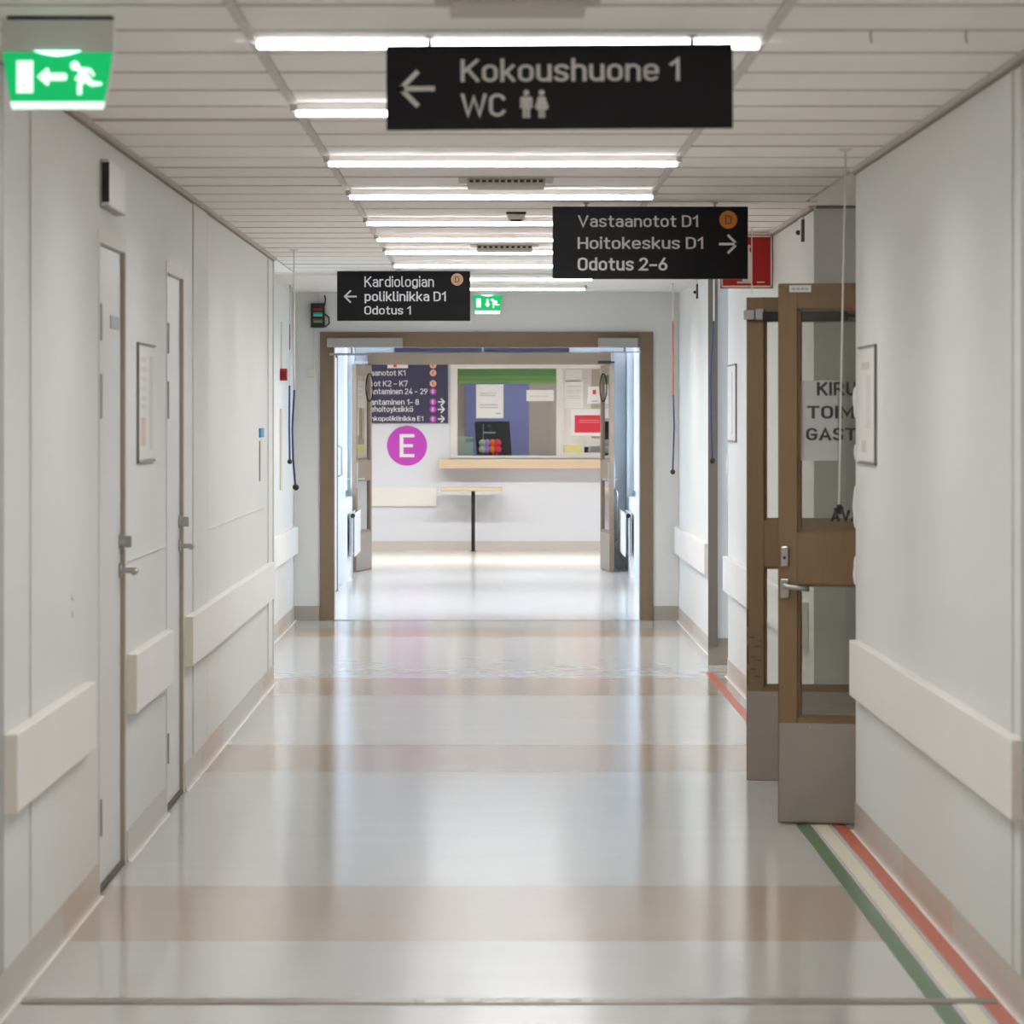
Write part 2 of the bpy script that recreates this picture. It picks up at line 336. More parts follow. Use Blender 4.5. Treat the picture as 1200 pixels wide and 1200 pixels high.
# --- ceiling: planks between rails
cb = MB().box(-5.2, 5.2, Y0-.12, 26.5, ZC+.035, ZC+.12)
CEO = S('ceiling', cb, CEILB, 'suspended ceiling of wide pale planks between two rails', 'ceiling')
PITCH = .6007; cols = ((XL+.012, -.600), (-.572, .658), (.686, XR-.012))
meshes = []
for a, b in cols:
    o = MB().box(a, b, .011, PITCH-.011, 0, .018, .004).build('plank', CEIL, CEO); meshes.append(o.data); bpy.data.objects.remove(o)
right2 = MB().box(.686, X2-.012, .011, PITCH-.011, 0, .018, .004).build('plank', CEIL, CEO); m2 = right2.data; bpy.data.objects.remove(right2)
k = 0
jm = {}
y = 9.24-PITCH*20
while y < 26.3:
    for ci, me in enumerate(meshes):
        if ci == 2 and y > 17.6: me = m2
        o = bpy.data.objects.new('plank', me); COL.objects.link(o); o.parent = CEO
        dz = random.uniform(-.0015, .0015)
        o.location = (0, y, ZC+dz)
        if ci == 0 and abs(y-12.24) < .31: o.rotation_euler = (.011, 0, 0)
    for ci, (a, b) in enumerate(cols):
        if ci == 2 and y > 17.6: b = X2-.012
        if (ci, b) not in jm: q = box('joint_profile', mat('joint_profile', (200,191,181), .7), a, b, -.008, .008, -.0022, .01); jm[(ci, b)] = q.data; bpy.data.objects.remove(q)
        q = bpy.data.objects.new('joint_profile', jm[(ci, b)]); COL.objects.link(q); q.parent = CEO; q.location = (0, y, ZC)
    y += PITCH
for x in (-.586, .672):
    box('ceiling_rail', mat('rail_grey', (205,200,194), .6), x-.013, x+.013, Y0, 26.5, ZC-.004, ZC+.03, CEO, .003)
# alcove ceiling and passages
S('ceiling_alcove', MB().box(XR+.004, 4.7, 14.2, 18.0, ZC-.0, ZC+.03).box(X2+T, 4.7, 18.0, 19.2, ZC, ZC+.03).box(X2+T, XP+T, 24.4, 25.8, ZC, ZC+.03).box(X2, X2+.14, 24.4, 25.8, ZC, ZC+.03), CEIL, 'plain pale ceiling over the alcove and passage on the right', 'ceiling')
S('ceiling_passage_left', MB().box(-5, XL, YL, 26.5, ZC, ZC+.03), CEIL, 'plain pale ceiling over the left passage', 'ceiling')
S('ceiling_far', MB().box(-3.2, 3.2, 26.5, YE+.1, 2.50, 2.7), PLASTER, 'smooth white gypsum ceiling just before the end doorway', 'ceiling')
for i in range(3): tag(box('ceiling_slat', RAIL if i % 2 else PLASTER, -1.49, 1.42, 26.32+i*.09, 26.37+i*.09, ZC-.012, ZC+.05), kind='structure').parent = CEO
# wall to ceiling edge trims
def edge_trim(name, x, y0, y1, lab, sgn):
    t = MB().box(min(x, x+sgn*.022), max(x, x+sgn*.022), y0, y1, ZC-.014, ZC+.002)
    o = S(name, t, RAIL, lab, 'trim')
    box('shadow_gap', mat('gap_grey', (150,141,132), .9), min(x, x+sgn*.008), max(x, x+sgn*.008), y0, y1, ZC-.021, ZC-.014, o)  # solid grey strip painting the shadow line below the trim
edge_trim('trim_2', XL, Y0, YL, 'slim ceiling edge trim along the left wall', 1)
edge_trim('trim_3', XR, Y0, 15.37, 'slim ceiling edge trim along the near right wall', -1)
edge_trim('trim_4', X2, 18.0, 24.5, 'slim ceiling edge trim along the middle right wall', -1)
tag(box('trim_5', mat('gap_grey', (150,141,132), .9), X2+.01, 2.02, 17.985, 18.0, ZC-.012, ZC), 'dark ceiling edge line across the alcove', 'trim', kind='structure')
# ---------------------------------------------------------------- baseboards with weld lines
bb = 0
def base(side, x, segs, sgn, lab):
    m = MB(); wd = MB()
    for a, b in segs:
        m.box(min(x, x+sgn*.004), max(x, x+sgn*.004), a, b, .012, .108)
        t = bmesh.new()                                                      # the cove at the foot
        pr = [(0, .03), (.004, .03), (.005, .018), (.007, .008), (.012, .0012), (.012, 0), (0, 0)]
        r0 = [t.verts.new((x+sgn*p, a, z)) for p, z in pr]; r1 = [t.verts.new((x+sgn*p, b, z)) for p, z in pr]
        for i in range(len(pr)-1): t.faces.new((r0[i], r1[i], r1[i+1], r0[i+1]))
        t.faces.new(r0); t.faces.new(r1[::-1]); bmesh.ops.recalc_face_normals(t, faces=t.faces); m.add(t)
        wd.box(min(x+sgn*.010, x+sgn*.021), max(x+sgn*.010, x+sgn*.021), a, b, 0, .0022)
    o = S('baseboard_'+side, m, COVE, lab, 'baseboard'); wd.build('weld_line', WELD, o)
base('left', XL, ((Y0, D1[0]-.05), (D1[1]+.05, D2[0]-.05), (D2[1]+.05, YL)), 1, 'taupe vinyl skirting along the left wall')
base('right', XR, ((Y0, 15.37),), -1, 'taupe vinyl skirting along the near right wall')
base('right_middle', X2, ((18.0, 24.5),), -1, 'taupe vinyl skirting along the middle right wall')
base('right_far', X3, ((25.8, YE),), -1, 'pinkish vinyl skirting at the foot of the far right wall')
base('left_far', XF, ((26.5, YE),), 1, 'pinkish vinyl skirting at the foot of the far left wall')
S('baseboard_end', MB().box(XF, wx(375, YE), YE-.008, YE, 0, .11).box(wx(766, YE), X3, YE-.008, YE, 0, .11), mat('taupe_skirting', (176,168,156), .4), 'taupe skirting on the end wall either side of the doorway', 'baseboard')
S('baseboard_passage', MB().box(1.362, 1.9, 25.655, 25.67, 0, .165), mat('brown_skirting', (160,146,128), .4), 'taupe skirting under the far right jamb', 'baseboard')
S('baseboard_alcove', MB().box(1.43, AX, 17.99, 18.0, 0, .11), mat('taupe_skirting', (176,168,156), .4), 'taupe skirting at the back of the alcove', 'baseboard')
# ---------------------------------------------------------------- floor strips and stripes
def tagged(o, *a, **k): return tag(o, *a, **k)
es = empty('expansion_strip', (0, 10.86, 0), 'dark metal expansion strip crossing the nearest part of the floor', 'floor strip')
box('cover_profile', mat('dull_strip', (150,142,132), .35, .7, noise=.2, nscale=3), XL+.03, XR-.03, -.045, .045, 0, .004, es, .001)
for x in (-.9, -.2, .1, .7): MB().cyl((x, 0, .003), (x, 0, .0055), .006, 10).build('screw', STEEL, es)
for x0, x1, o_ in ((-.175, -.12, .0), (-.075, -.03, .012), (-.022, .06, -.012), (.09, .13, .015), (.17, .21, .0), (.24, .27, .01)):
    MB().box(x0, x1, -.02+o_, .0+o_, .0038, .0048, .0004, rz=.25).build('paint_chip', LETB, es)  # white slivers painted as lamp reflections in the metal strip
box('threshold_strip', mat('thin_joint', (150,135,122), .5), EL, ER, YE-.05, YE-.02, 0, .002); tag(bpy.data.objects['threshold_strip'], 'thin dark joint strip across the end doorway', 'floor strip')
def stripe(x0, x1, m, yend, lab, turn):
    b = MB().box(x0, x1, 6.0, yend, 0, .0015)
    if turn: b.box(x1, AX+1.2, yend-(x1-x0), yend, 0, .0015)
    else: b.box(x1, 1.9, yend-(x1-x0)*1.0, yend, 0, .0015)
    tag(b.build('floor_stripe', m), lab, 'floor line', 'coloured guide lines on the floor')
stripe(1.162, 1.213, GREENL, 16.2, 'green guide line on the floor, innermost of the three', True)
stripe(1.229, 1.283, CREAML, 16.05, 'pale cream guide line between green and orange ones', True)
stripe(1.300, 1.349, REDL, 24.9, 'orange red guide line nearest the right wall', False)
gb = MB()
for x in (1.222, 1.291): gb.box(x-.004, x+.004, 6, 15.9, 0, .0012)
tag(gb.build('floor_joint', mat('stripe_joint', (190,188,190), .3)), 'thin grey seams either side of the cream floor line', 'floor line')
# ================================================================ left doors
def flush_door(name, d, label, plate):
    a, b = d; y = a
    e = empty(name, (XL, a, 0), label, 'door', kind='structure')
    X = lambda v: v                                                       # local x measured from the wall face
    box('leaf', DOORW, -.055, -.015, .006, b-a-.006, .012, DH-.006, e, .002)
    m = MB()
    for q0, q1 in ((-.05, 0), (b-a, b-a+.05)): m.box(-.06, .002, q0, q1, 0, DH+.045)
    m.box(-.06, .002, 0, b-a, DH, DH+.045)
    fr = m.build('door_frame', FRAMEW, e)
    box('rebate', mat('rebate_taupe', (172,158,140), .6), -.0152, -.001, b-a-.004, b-a, 0, DH, fr)
    box('threshold', SHADOWG, -.06, .001, 0, b-a, 0, .011, e)  # dark strip painting the shade in the gap under the leaf
    for z0, z1 in ((.19, .31), (1.545, 1.69), (1.80, 1.92)):
        h = MB().cyl((.002, -.002, z0), (.002, -.002, z1), .0075, 12).box(-.015, -.011, .006, .03, z0, z1).build('hinge', STEEL, e)
    L = b-a
    h = empty('handle', (0, 0, 0)); h.parent = e
    MB().cyl((-.014, L-.055, 1.02), (-.006, L-.055, 1.02), .026, 20).build('rose', STEEL, h)
    MB().cyl((-.008, L-.055, 1.02), (.045, L-.055, 1.02), .010, 12).tube([(.04, L-.055, 1.02), (.046, L-.075, 1.02), (.046, L-.18, 1.018)], .010, 10).build('lever', STEEL, h)
    MB().cyl((-.014, L-.055, 1.12), (.004, L-.055, 1.12), .026, 20).box(.002, .028, L-.063, L-.047, 1.10, 1.14, .003).build('lock', STEEL, e)
    if plate:
        p = MB().box(-.0152, -.011, .53, .84, 1.85, 1.895, .001).build('name_plate', GPLAS, e)
        box('print', INK, -.0111, -.0105, .57, .78, 1.865, 1.88, p)
    return e
flush_door('door_1', D1, 'nearer white flush door in the left wall with small grey plate', True)
flush_door('door_2', D2, 'farther white flush door in the left wall next to a panel seam', False)
# ================================================================ brown glazed leaves
def leaf(name, loc, rz, label, glazing, handle=True, W=.95, H=2.06, th=.06, free_left=True, wood=WOODB, edge=WOODD, cat='door', kick=.385, hs=1):
    """local x 0 (free edge) .. W (hinge), y 0 (front) .. th"""
    e = empty(name, loc, label, cat, kind='structure', rz=rz)
    b0, b1, b2, b3 = kick+.02, .915, 1.112, H-.095
    st = .072
    m = MB().box(0.0, st, 0, th, 0.005, H, .002).box(W-st, W, 0, th, .005, H, .002)
    for z0, z1 in ((.005, b0), (b1, b2), (b3, H)): m.box(st, W-st, 0, th, z0, z1)
    fr = m.build('leaf_frame', wood, e)
    box('leaf_edge', edge, -.002, .0, .001, th-.001, .006, H-.001, fr)
    for nm, z0, z1 in (('lower_pane', b0, b1), ('upper_pane', b2, b3)):
        g = box(nm, glazing, st, W-st, th/2-.003, th/2+.003, z0, z1, e)
        bd = MB()
        for y0, y1 in ((.012, th/2-.004), (th/2+.004, th-.012)):
            bd.box(st, st+.010, y0, y1, z0, z1).box(W-st-.01, W-st, y0, y1, z0, z1).box(st, W-st, y0, y1, z0, z0+.01).box(st, W-st, y0, y1, z1-.01, z1)
        bd.build('glazing_bead', wood, g)
    for y0, y1 in ((-.002, 0), (th, th+.002)):
        p = box('kick_plate', DSTEEL, .002, W-.01, y0, y1, .01, kick, e)
        if y0 < 0:
            for q in (.12, .3, .5, .7): MB().cyl((q, y0-.0015, kick-.015), (q, y0, kick-.015), .004, 8).build('screw', STEEL, p)
    if handle:
        hp = MB().box(.008, .042, -.012, 0, .86, .935, .005).build('handle_plate', STEEL, e)
        MB().cyl((.025, -.05, .908), (.025, -.01, .908), .010, 12).tube([(.025, -.048, .908), (.045, -.052, .907), (.085, -.052, .903), (.125, -.05, .898)], .0105, 10).build('lever', STEEL, hp)
        lk = MB().box(.010, .040, -.014, 0, .98, 1.06, .007).build('lock', STEEL, e)
        MB().cyl((.025, -.0155, 1.015), (.025, -.013, 1.015), .006, 10).build('keyhole', DARK, lk)
    return e
a1 = math.radians(-14)
L1 = leaf('door_3', (1.098, 15.62, 0), a1, 'brown oak glazed door leaf nearest the viewer, lettered glass', PANE)
L2 = leaf('door_4', (1.090, 17.42, 0), math.radians(-9), 'second brown oak glazed leaf, behind the lettered one', PANE, handle=False)
# lettering on the near leaf glass (local coordinates): px -> local x along the leaf
def lx(px): return (wx(px, 15.57)-1.098)/math.cos(a1)
def lz(py): return EYE-(py-VY)*15.57/F
gy = .06/2-.0035
INKD = mat('door_lettering', (52,50,50), .5)
up = [c for c in kids(L1) if c.name.startswith('upper_pane')][0]
FILM = bpy.data.materials.new('frosted_film'); FILM.use_nodes = True
_n = FILM.node_tree; _n.nodes.clear(); _o = _n.nodes.new('ShaderNodeOutputMaterial'); _t = _n.nodes.new('ShaderNodeBsdfTransparent'); _d = _n.nodes.new('ShaderNodeBsdfTranslucent'); _m = _n.nodes.new('ShaderNodeMixShader')
_e = _n.nodes.new('ShaderNodeBsdfDiffuse'); _e.inputs[0].default_value = (.62, .62, .60, 1); _a = _n.nodes.new('ShaderNodeMixShader')
_m.inputs[0].default_value = .75; _n.links.new(_t.outputs[0], _m.inputs[1]); _n.links.new(_e.outputs[0], _m.inputs[2]); _n.links.new(_m.outputs[0], _o.inputs[0])
box('frosted_film', FILM, .074, lx(980), gy-.0008, gy-.0004, lz(540), lz(446), up)
text('lettering', 'KIRU', INKD, lx(956), lx(1002), lz(464), lz(447), gy-.001, up, .05)
text('lettering', 'TOIMI', INKD, lx(945), lx(1005), lz(490.5), lz(474), gy-.001, up, .05)
text('lettering', 'GAST', INKD, lx(944), lx(1002), lz(516.5), lz(500), gy-.001, up, .05)
text('lettering', 'AVA', mat('black_lettering', (18,18,20), .5), lx(972), lx(1007), lz(613), lz(596), gy-.001, up, .11)
lb = box('label_strip', PAPER, lx(926), lx(951), -.002, 0, lz(342), lz(334), L1)
for q in range(4): box('print', INK, lx(929+q*5), lx(933+q*5), -.0025, -.002, lz(339.5), lz(337), lb)
# closer rail and latch on the second leaf
cr = MB().box(.07, .43, -.05, 0, 1.958, 1.998, .004).build('closer_rail', DARK, L2)
MB().tube([(.42, -.03, 1.98), (.6, -.045, 1.98), (.85, -.02, 1.98)], .008).build('closer_arm', DARK, cr)
lt = MB().box(-.012, .035, -.03, .03, 1.965, 2.005, .004).box(.04, .075, -.03, 0, 1.965, 2.01, .004).build('latch', GPLAS, L2)
for x0, x1, z0, z1 in ((.0,.006,.66,.735), (.0,.004,.60,.64), (.0,.007,.50,.585), (.0,.005,.41,.48), (.012,.03,.612,.616), (.03,.06,.575,.578), (.02,.034,.53,.533), (.036,.064,.515,.518), (.014,.04,.478,.481), (.03,.052,.447,.45), (.045,.066,.598,.6)):
    MB().box(x0, x1, -.0012, -.0002, z0, z1, .0003).build('splintered_wood', mat('dark_splinter', (84,52,28), .7), L2)
# frame of that double door
df = MB().box(AX-.03, AX+T+.02, 15.372, 15.42, 0, 2.16).box(AX-.03, AX+T+.02, 17.50, 17.55, 0, 2.16).box(AX-.03, AX+T+.02, 15.42, 17.5, 2.09, 2.16)
S('door_5', df, WOODB, 'brown frame of the open double door in the right alcove', 'door frame')
# ================================================================ end doorway
e = empty('door_6', ((EL+ER)/2, YE, 0), 'wide brown door frame in the grey end wall', 'door frame', kind='structure')
x0, x1 = wx(375, YE-.03)-e.location.x, wx(765.5, YE-.03)-e.location.x; i0, i1 = wx(391.5, YE-.03)-e.location.x, wx(750, YE-.03)-e.location.x
zt, zi = wz(389, YE-.03), wz(407, YE-.03)
for a, b in ((x0, i0), (i1, x1)):
    MB().box(a, b, -.03, 0, 0, zt, .003).box(max(a, EL-e.location.x) if a < 0 else a, b if a < 0 else min(b, ER-e.location.x), 0, .17, 0, 2.15).build('jamb', WOODF, e)
MB().box(i0, i1, -.03, 0, zi, zt, .003).box(i0, i1, 0, .17, zi, 2.15).build('head', WOODF, e)
tcl = []
for a, b, lab in ((383, 472, 'long grey door closer box on the left of the brown frame head'), (701, 748, 'shorter grey door closer box on the right of the brown frame head')):
    t = empty('door_closer', (wx(a, YE-.06), YE-.06, wz(407, YE-.06)), lab, 'door closer', 'closers on the end door frame')
    W_ = wx(b, YE-.06)-wx(a, YE-.06)
    box('cover', GPLAS, 0, W_, -.04, .03, 0, .072, t, .006)
    if a < 500:
        MB().box(.02, .34, -.02, .0, -.062, -.045, .002).cyl((.19, -.01, -.05), (.19, -.01, .0), .008, 10).build('arm', GPLAS, t)
    else:
        MB().box(.02, .33, -.02, .0, -.04, -.032, .002).cyl((.2, -.01, -.035), (.2, -.01, .0), .008, 10).build('arm', GPLAS, t)
# ================================================================ lobby between the two doorways
XB = 1.385; Y2 = 41.9; YH = 47.7
S('floor_lobby', MB().box(-1.6, 1.6, YE+.1, Y2+.1, -.1, 0).box(-6, 6, Y2+.1, 52.5, -.1, 0), mat('lobby_floor', (222,215,206), .16, noise=.02), 'bright glossy floor of the lobby and hall beyond', 'floor')
def lobby(sgn, name, lab, openings):
    x = sgn*XB; m = MB(); ys = YE+.14
    for a, b in openings+[(Y2, Y2)]:
        m.box(min(x, x+sgn*.2), max(x, x+sgn*.2), ys, a, 0, 2.6)
        if a != b:
            m.box(min(x, x+sgn*.2), max(x, x+sgn*.2), a, b, 0, .75); m.box(min(x, x+sgn*.2), max(x, x+sgn*.2), a, b, 2.35, 2.6)
        ys = b
    S(name, m, WHITEW, lab)
WO = [(31.9, 36.1), (38.9, 41.6)]
lobby(-1, 'wall_lobby_left', 'bright left wall of the lobby behind the brown frame', WO)
lobby(1, 'wall_lobby_right', 'bright right wall of the lobby behind the brown frame', WO)
n = 0
def window(x, sgn, a, b, z0, z1, lab, along='y'):
    global n; n += 1
    e = empty(f'window_{n}', (x, (a+b)/2, z0), lab, 'window', kind='structure'); L = (b-a)/2; H = z1-z0
    m = MB(); k = max(1, round((b-a)/1.4))
    for i in range(k+1):
        q = -L+.03+(2*L-.06)*i/k; m.box(-.03, .03, q-.03, q+.03, 0, H)
    m.box(-.03, .03, -L, L, 0, .06).box(-.03, .03, -L, L, H-.06, H)
    m.build('window_frame', mat('window_white', (238,240,243), .45), e)
    box('pane', WPANE, -.004, .004, -L+.06, L-.06, .06, H-.06, e)
    if along == 'sill': box('sill', WPLAS, -sgn*.1-.1, -sgn*.1+.1, -L, L, -.03, 0, e)
    return e
for sgn, nm in ((-1, 'left'), (1, 'right')):
    for (a, b), w_ in zip(WO, ('nearer', 'farther')):
        window(sgn*(XB+.1), sgn, a, b, .75, 2.35, f'{w_} daylit window in the {nm} lobby wall')
window(XP+.06, 1, 24.5, 25.67, .7, 2.3, 'daylit window at the end of the right passage')
window(-5.06, -1, 23.93, 26.5, .7, 2.3, 'daylit window at the end of the left passage')
for i, (x, a, b) in enumerate(((-XB-.21, 31.9, 36.1), (XB+.21, 31.9, 36.1), (-XB-.21, 38.9, 41.6), (XB+.21, 38.9, 41.6), (XP+.14, 24.5, 25.67), (-5.14, 23.93, 26.5))):
    ld = bpy.data.lights.new('daylight_portal', 'AREA'); ld.shape = 'RECTANGLE'; ld.size = 1.6; ld.size_y = b-a; ld.cycles.is_portal = True
    o = bpy.data.objects.new('daylight_portal', ld); COL.objects.link(o); o.location = (x, (a+b)/2, 1.5); o.rotation_euler = (0, math.pi/2*(1 if x > 0 else -1), 0)
S('ceiling_lobby', MB().box(-1.6, 1.6, YE+.14, Y2, 2.6, 2.72).box(-6, 6, Y2, 52.5, 2.65, 2.77), PLASTER, 'white ceiling of the lobby and the hall', 'ceiling')
S('ground', MB().box(-60, 60, -20, 90, -.9, -.8), mat('snowy_ground', (205,208,214), .9), 'pale ground outside the windows', 'ground')
# door casing on the lobby's left wall with pull handle
e = empty('door_7', (-XB, 35.9, 0), 'narrow side door seen edge on at the left of the lobby', 'door', kind='structure')
box('casing', WOODF, 0, .02, .62, .72, 0, 2.1, e); MB().tube([(0.02, .55, 1.02), (.06, .55, 1.04), (.06, .55, 1.28), (.02, .55, 1.30)], .007).build('pull_handle', STEEL, e)
box('leaf', DOORW, -.0, .012, .3, .62, .01, 2.08, e)
# radiators
def radiator(x, sgn, y0, y1, lab):
    e = empty('radiator', (x, (y0+y1)/2, 0), lab, 'radiator', 'radiators under the lobby windows'); L = (y1-y0)/2
    box('front_panel', WPLAS, -.012, 0, -L, L, .2, .62, e, .004); box('rear_panel', WPLAS, sgn*.05-.005, sgn*.05+.005, -L, L, .2, .62, e)
    m = MB()
    for i in range(14): q = -L+.05+i*(2*L-.1)/13; m.box(min(.0, sgn*.045), max(.0, sgn*.045), q-.004, q+.004, .24, .58)
    m.build('fins', mat('fin_grey', (110,116,130), .5), e)
    v = MB().cyl((sgn*.02, -L-.05, .6), (sgn*.02, -L, .6), .012).build('valve', STEEL, e); MB().cyl((sgn*.02, -L-.10, .6), (sgn*.02, -L-.05, .6), .022).build('thermostat', DARK, v)
    MB().tube([(sgn*.03, -L-.02, 0), (sgn*.03, -L-.02, .6)], .008).build('pipe', WPLAS, e)
radiator(-XB+.075, -1, 39.6, 41.4, 'white panel radiator under the left lobby window'); radiator(XB-.075, 1, 39.6, 41.4, 'white panel radiator under the right lobby window')
# second doorway
e2 = MB().box(-1.385, -1.25, Y2, Y2+.14, 0, 2.6).box(1.25, 1.385, Y2, Y2+.14, 0, 2.6).box(-1.25, 1.25, Y2, Y2+.14, 2.21, 2.6)
S('wall_lobby_end', e2, WHITEW, 'white wall above the second brown doorway')
f2 = MB().box(-1.26, 1.23, Y2-.05, Y2+.14, 2.09, 2.21, .004).box(-1.29, -1.22, Y2-.02, Y2+.14, 0, 2.09).box(1.19, 1.26, Y2-.02, Y2+.14, 0, 2.09)
f2o = S('door_8', f2, WOODF, 'brown frame of the second doorway deeper in', 'door frame')
RGL = glass('reflecting_pane', (190,200,196), .0, 2.2)
WOODL = mat('light_brown_leaf', (134,112,90), .5, noise=.06, nscale=7, stretch=(6,6,.5))
# hinge at (xh, Y2), free edge towards the viewer
def leaf2(name, xh, yh, xf, yf, lab, flip):
    e = leaf(name, (xf, yf, 0), math.atan2(yh-yf, xh-xf), lab, RGL, handle=False, W=math.hypot(xh-xf, yh-yf), wood=WOODL, edge=WOODL, th=.045, H=2.08)
    side = -1 if flip else 1; yy = .045 if flip else 0; o_ = .014 if flip else -.014
    for s_ in (0, 1):
        y_a, y_b = (-.012, 0) if s_ == 0 else (.045, .057); sg = -1 if s_ == 0 else 1
        hp = box('handle_plate', STEEL, .01, .045, y_a, y_b, .84, 1.10, e, .003)
        MB().cyl((.028, y_a, .93), (.028, sg*.05+(0 if s_ == 0 else .045), .93), .009).tube([(.028, sg*.048+(0 if s_ == 0 else .045), .93), (.14, sg*.05+(0 if s_ == 0 else .045), .93)], .009).build('lever', STEEL, hp)
        MB().tube([(.07, y_a, .3), (.07, sg*.04+(.045 if s_ else 0), .33), (.07, sg*.04+(.045 if s_ else 0), .80), (.07, y_a, .83)], .008).build('pull_bar', STEEL, e) if s_ == 0 and flip else None
    return e
LL = leaf2('door_9', -1.215, Y2-.05, -1.345, 41.0, 'left open leaf of the second doorway, glossy pane', False)
LR = leaf2('door_10', 1.165, Y2-.05, 1.235, 41.0, 'right open leaf of the second doorway, glossy pane', True)
for xc, sg, lab in ((wx(433, 41.3), -1, 'thin dark cable loop by the left inner leaf'), (wx(707, 41.3), 1, 'thin dark cable loop by the right inner leaf')):
    pts = [(xc+sg*(-.0)+.035*math.sin(a)*1.0, 41.3+.3*(a/math.pi-1)*-.2, 1.99-.14*(1-math.cos(a))) for a in [2*math.pi*k/24 for k in range(25)]]
    tag(MB().tube(pts, .006).build('door_cable', mat('matte_black', (10,10,12), .9, spec=.1)), lab, 'cable', 'cable loops of the inner doors')
for xa, xb_, lab in ((wx(414, 41.0), wx(427, 41.0), 'small grey closer arm on the left inner leaf'), (wx(700, 41.1), wx(716, 41.1), 'small dark closer arm on the right inner leaf')):
    tag(MB().box(xa, xb_, 40.92, 40.96, 2.085, 2.115, .004).box(xb_-.02, xb_+.03, 40.93, 41.1, 2.09, 2.11).build('closer_arm', GPLAS if 'left' in lab else DARK), lab, 'door closer')
# navy overhead boards on the wall over the second doorway
for a, b, lab in ((462, 564.5, 'navy overhead sign, left one over the inner doorway'), (567, 667, 'navy overhead sign, right one over the inner doorway')):
    t = empty('overhead_sign', (wx(a, Y2-.02), Y2-.02, 2.217), lab, 'sign', 'navy signs over the inner doorway')
    box('board', NAVY, 0, wx(b, Y2)-wx(a, Y2), -.012, .02, 0, .28, t)
# ================================================================ hall and reception
WX0, WX1, WX2, WX3 = wx(536, YH), wx(652, YH), wx(660, YH), wx(722, YH); WZ0, WZ1 = wz(534, YH), wz(432, YH)
m = MB().box(-5, WX0-.05, YH, YH+.12, 0, 2.65).box(WX3+.05, 5, YH, YH+.12, 0, 2.65).box(WX0-.05, WX3+.05, YH, YH+.12, 0, WZ0-.03).box(WX0-.05, WX3+.05, YH, YH+.12, WZ1+.05, 2.65)
S('wall_hall', m, WHITEW, 'white hall wall with the reception hatch and pink disc')
S('wall_hall_sides', MB().box(-5.1, -5, Y2, YH+.12, 0, 2.65).box(5, 5.1, Y2, YH+.12, 0, 2.65).box(-5, -1.38, Y2+.0, Y2+.14, 0, 2.65).box(1.38, 5, Y2, Y2+.14, 0, 2.65), WHITEW, 'white side walls of the hall')
S('baseboard_hall', MB().box(-4.9, 4.9, YH-.01, YH, 0, .11), mat('hall_skirting', (206,198,188), .4), 'pale skirting along the hall wall', 'baseboard')
# reception hatch
rw = empty('window_7', (0, YH, WZ0), 'white framed reception hatch with two panes', 'window', kind='structure')
H = WZ1-WZ0
m = MB().box(wx(528, YH), WX0, -.03, .1, -.03, H+.05, .004).box(WX0, WX3, -.03, .1, H, H+.05, .004).box(WX0, WX3+.05, -.03, .1, -.03, 0, .004).box(WX1, WX2, -.035, .1, 0, H, .004).box(WX3, WX3+.05, -.03, .1, 0, H)
m.box(WX2, WX3, -.03, .05, 0, .035)
m.build('window_frame', WPLAS, rw)
box('pane', WPANE, WX0, WX1, .03, .036, 0, H, rw); box('pane', WPANE, WX2, WX3, .03, .036, 0.035, H, rw)
# counter shelf
cs = empty('counter_shelf', (wx(514, YH-.15), YH-.15, wz(549, YH-.3)), 'thick beech counter shelf under the reception hatch', 'shelf')
box('shelf_board', BEECH, 0, wx(722, YH)-wx(514, YH), -.15, .15, 0, .105, cs, .005)
tb = empty('side_table', (wx(554.5, 47.35), 47.35, 0), 'small narrow beech table on one black leg by the hall wall', 'table')
box('table_top', BEECH, wx(516, 47.35)-tb.location.x, wx(589, 47.35)-tb.location.x, -.2, .2, .70, .742, tb, .01)
MB().box(-.022, .022, -.022, .022, .0, .70, .003).build('leg', DARK, tb)
box('foot_plate', DARK, -.03, .03, -.03, .03, 0, .008, tb)
# big disc
ds = empty('pink_disc', (wx(477, YH), YH-.003, wz(522.3, YH)), 'large magenta disc with white letter E on the hall wall', 'wall sign')
MB().cyl((0, -.001, 0), (0, .003, 0), 23.5*YH/F, 64).build('disc', MAG, ds)
text('letter', 'E', PAPER, -8.6*YH/F, 8.6*YH/F, -13.5*YH/F, 13.5*YH/F, -.001, ds, .015)
# directory board
db = empty('directory_board', (wx(525, YH-.03), YH-.03, wz(496, YH-.03)), 'navy direction board with white rows and pink discs in the hall', 'sign'); dd = YH-.03
box('board', NAVY, wx(392, dd)-db.location.x, 0, 0, .028, 0, wz(420, dd)-db.location.z, db)
for s_, xe, yc in (('aanotot K1', 475, 437), ('tot K2 – K7', 478, 449.5), ('antaminen 24 – 29', 501, 458.7), ('antaminen 1– 8', 491, 471), ('ehoitoyksikkö', 484, 479.7), ('nkopoliklinikka E1', 496, 491)):
    ptext('lettering', s_, LETB, 434.5, xe, yc-3.6, yc+(3.4 if 'k' != s_[2] and 'y' not in s_ else 4.4), dd, db.location, db, .0)
ptext('lettering', 'antotyö', LETB, 434.5, 453, 425, 431.5, dd, db.location, db, .0) if False else None
box('badge', PAPER, wx(454, dd)-db.location.x, wx(478, dd)-db.location.x, -.002, 0, wz(431.5, dd)-db.location.z, wz(427.5, dd)-db.location.z, db)
bx_ = box('badge_mark', REDP, wx(461, dd)-db.location.x, wx(465, dd)-db.location.x, -.003, -.002, wz(430.5, dd)-db.location.z, wz(426, dd)-db.location.z, db)
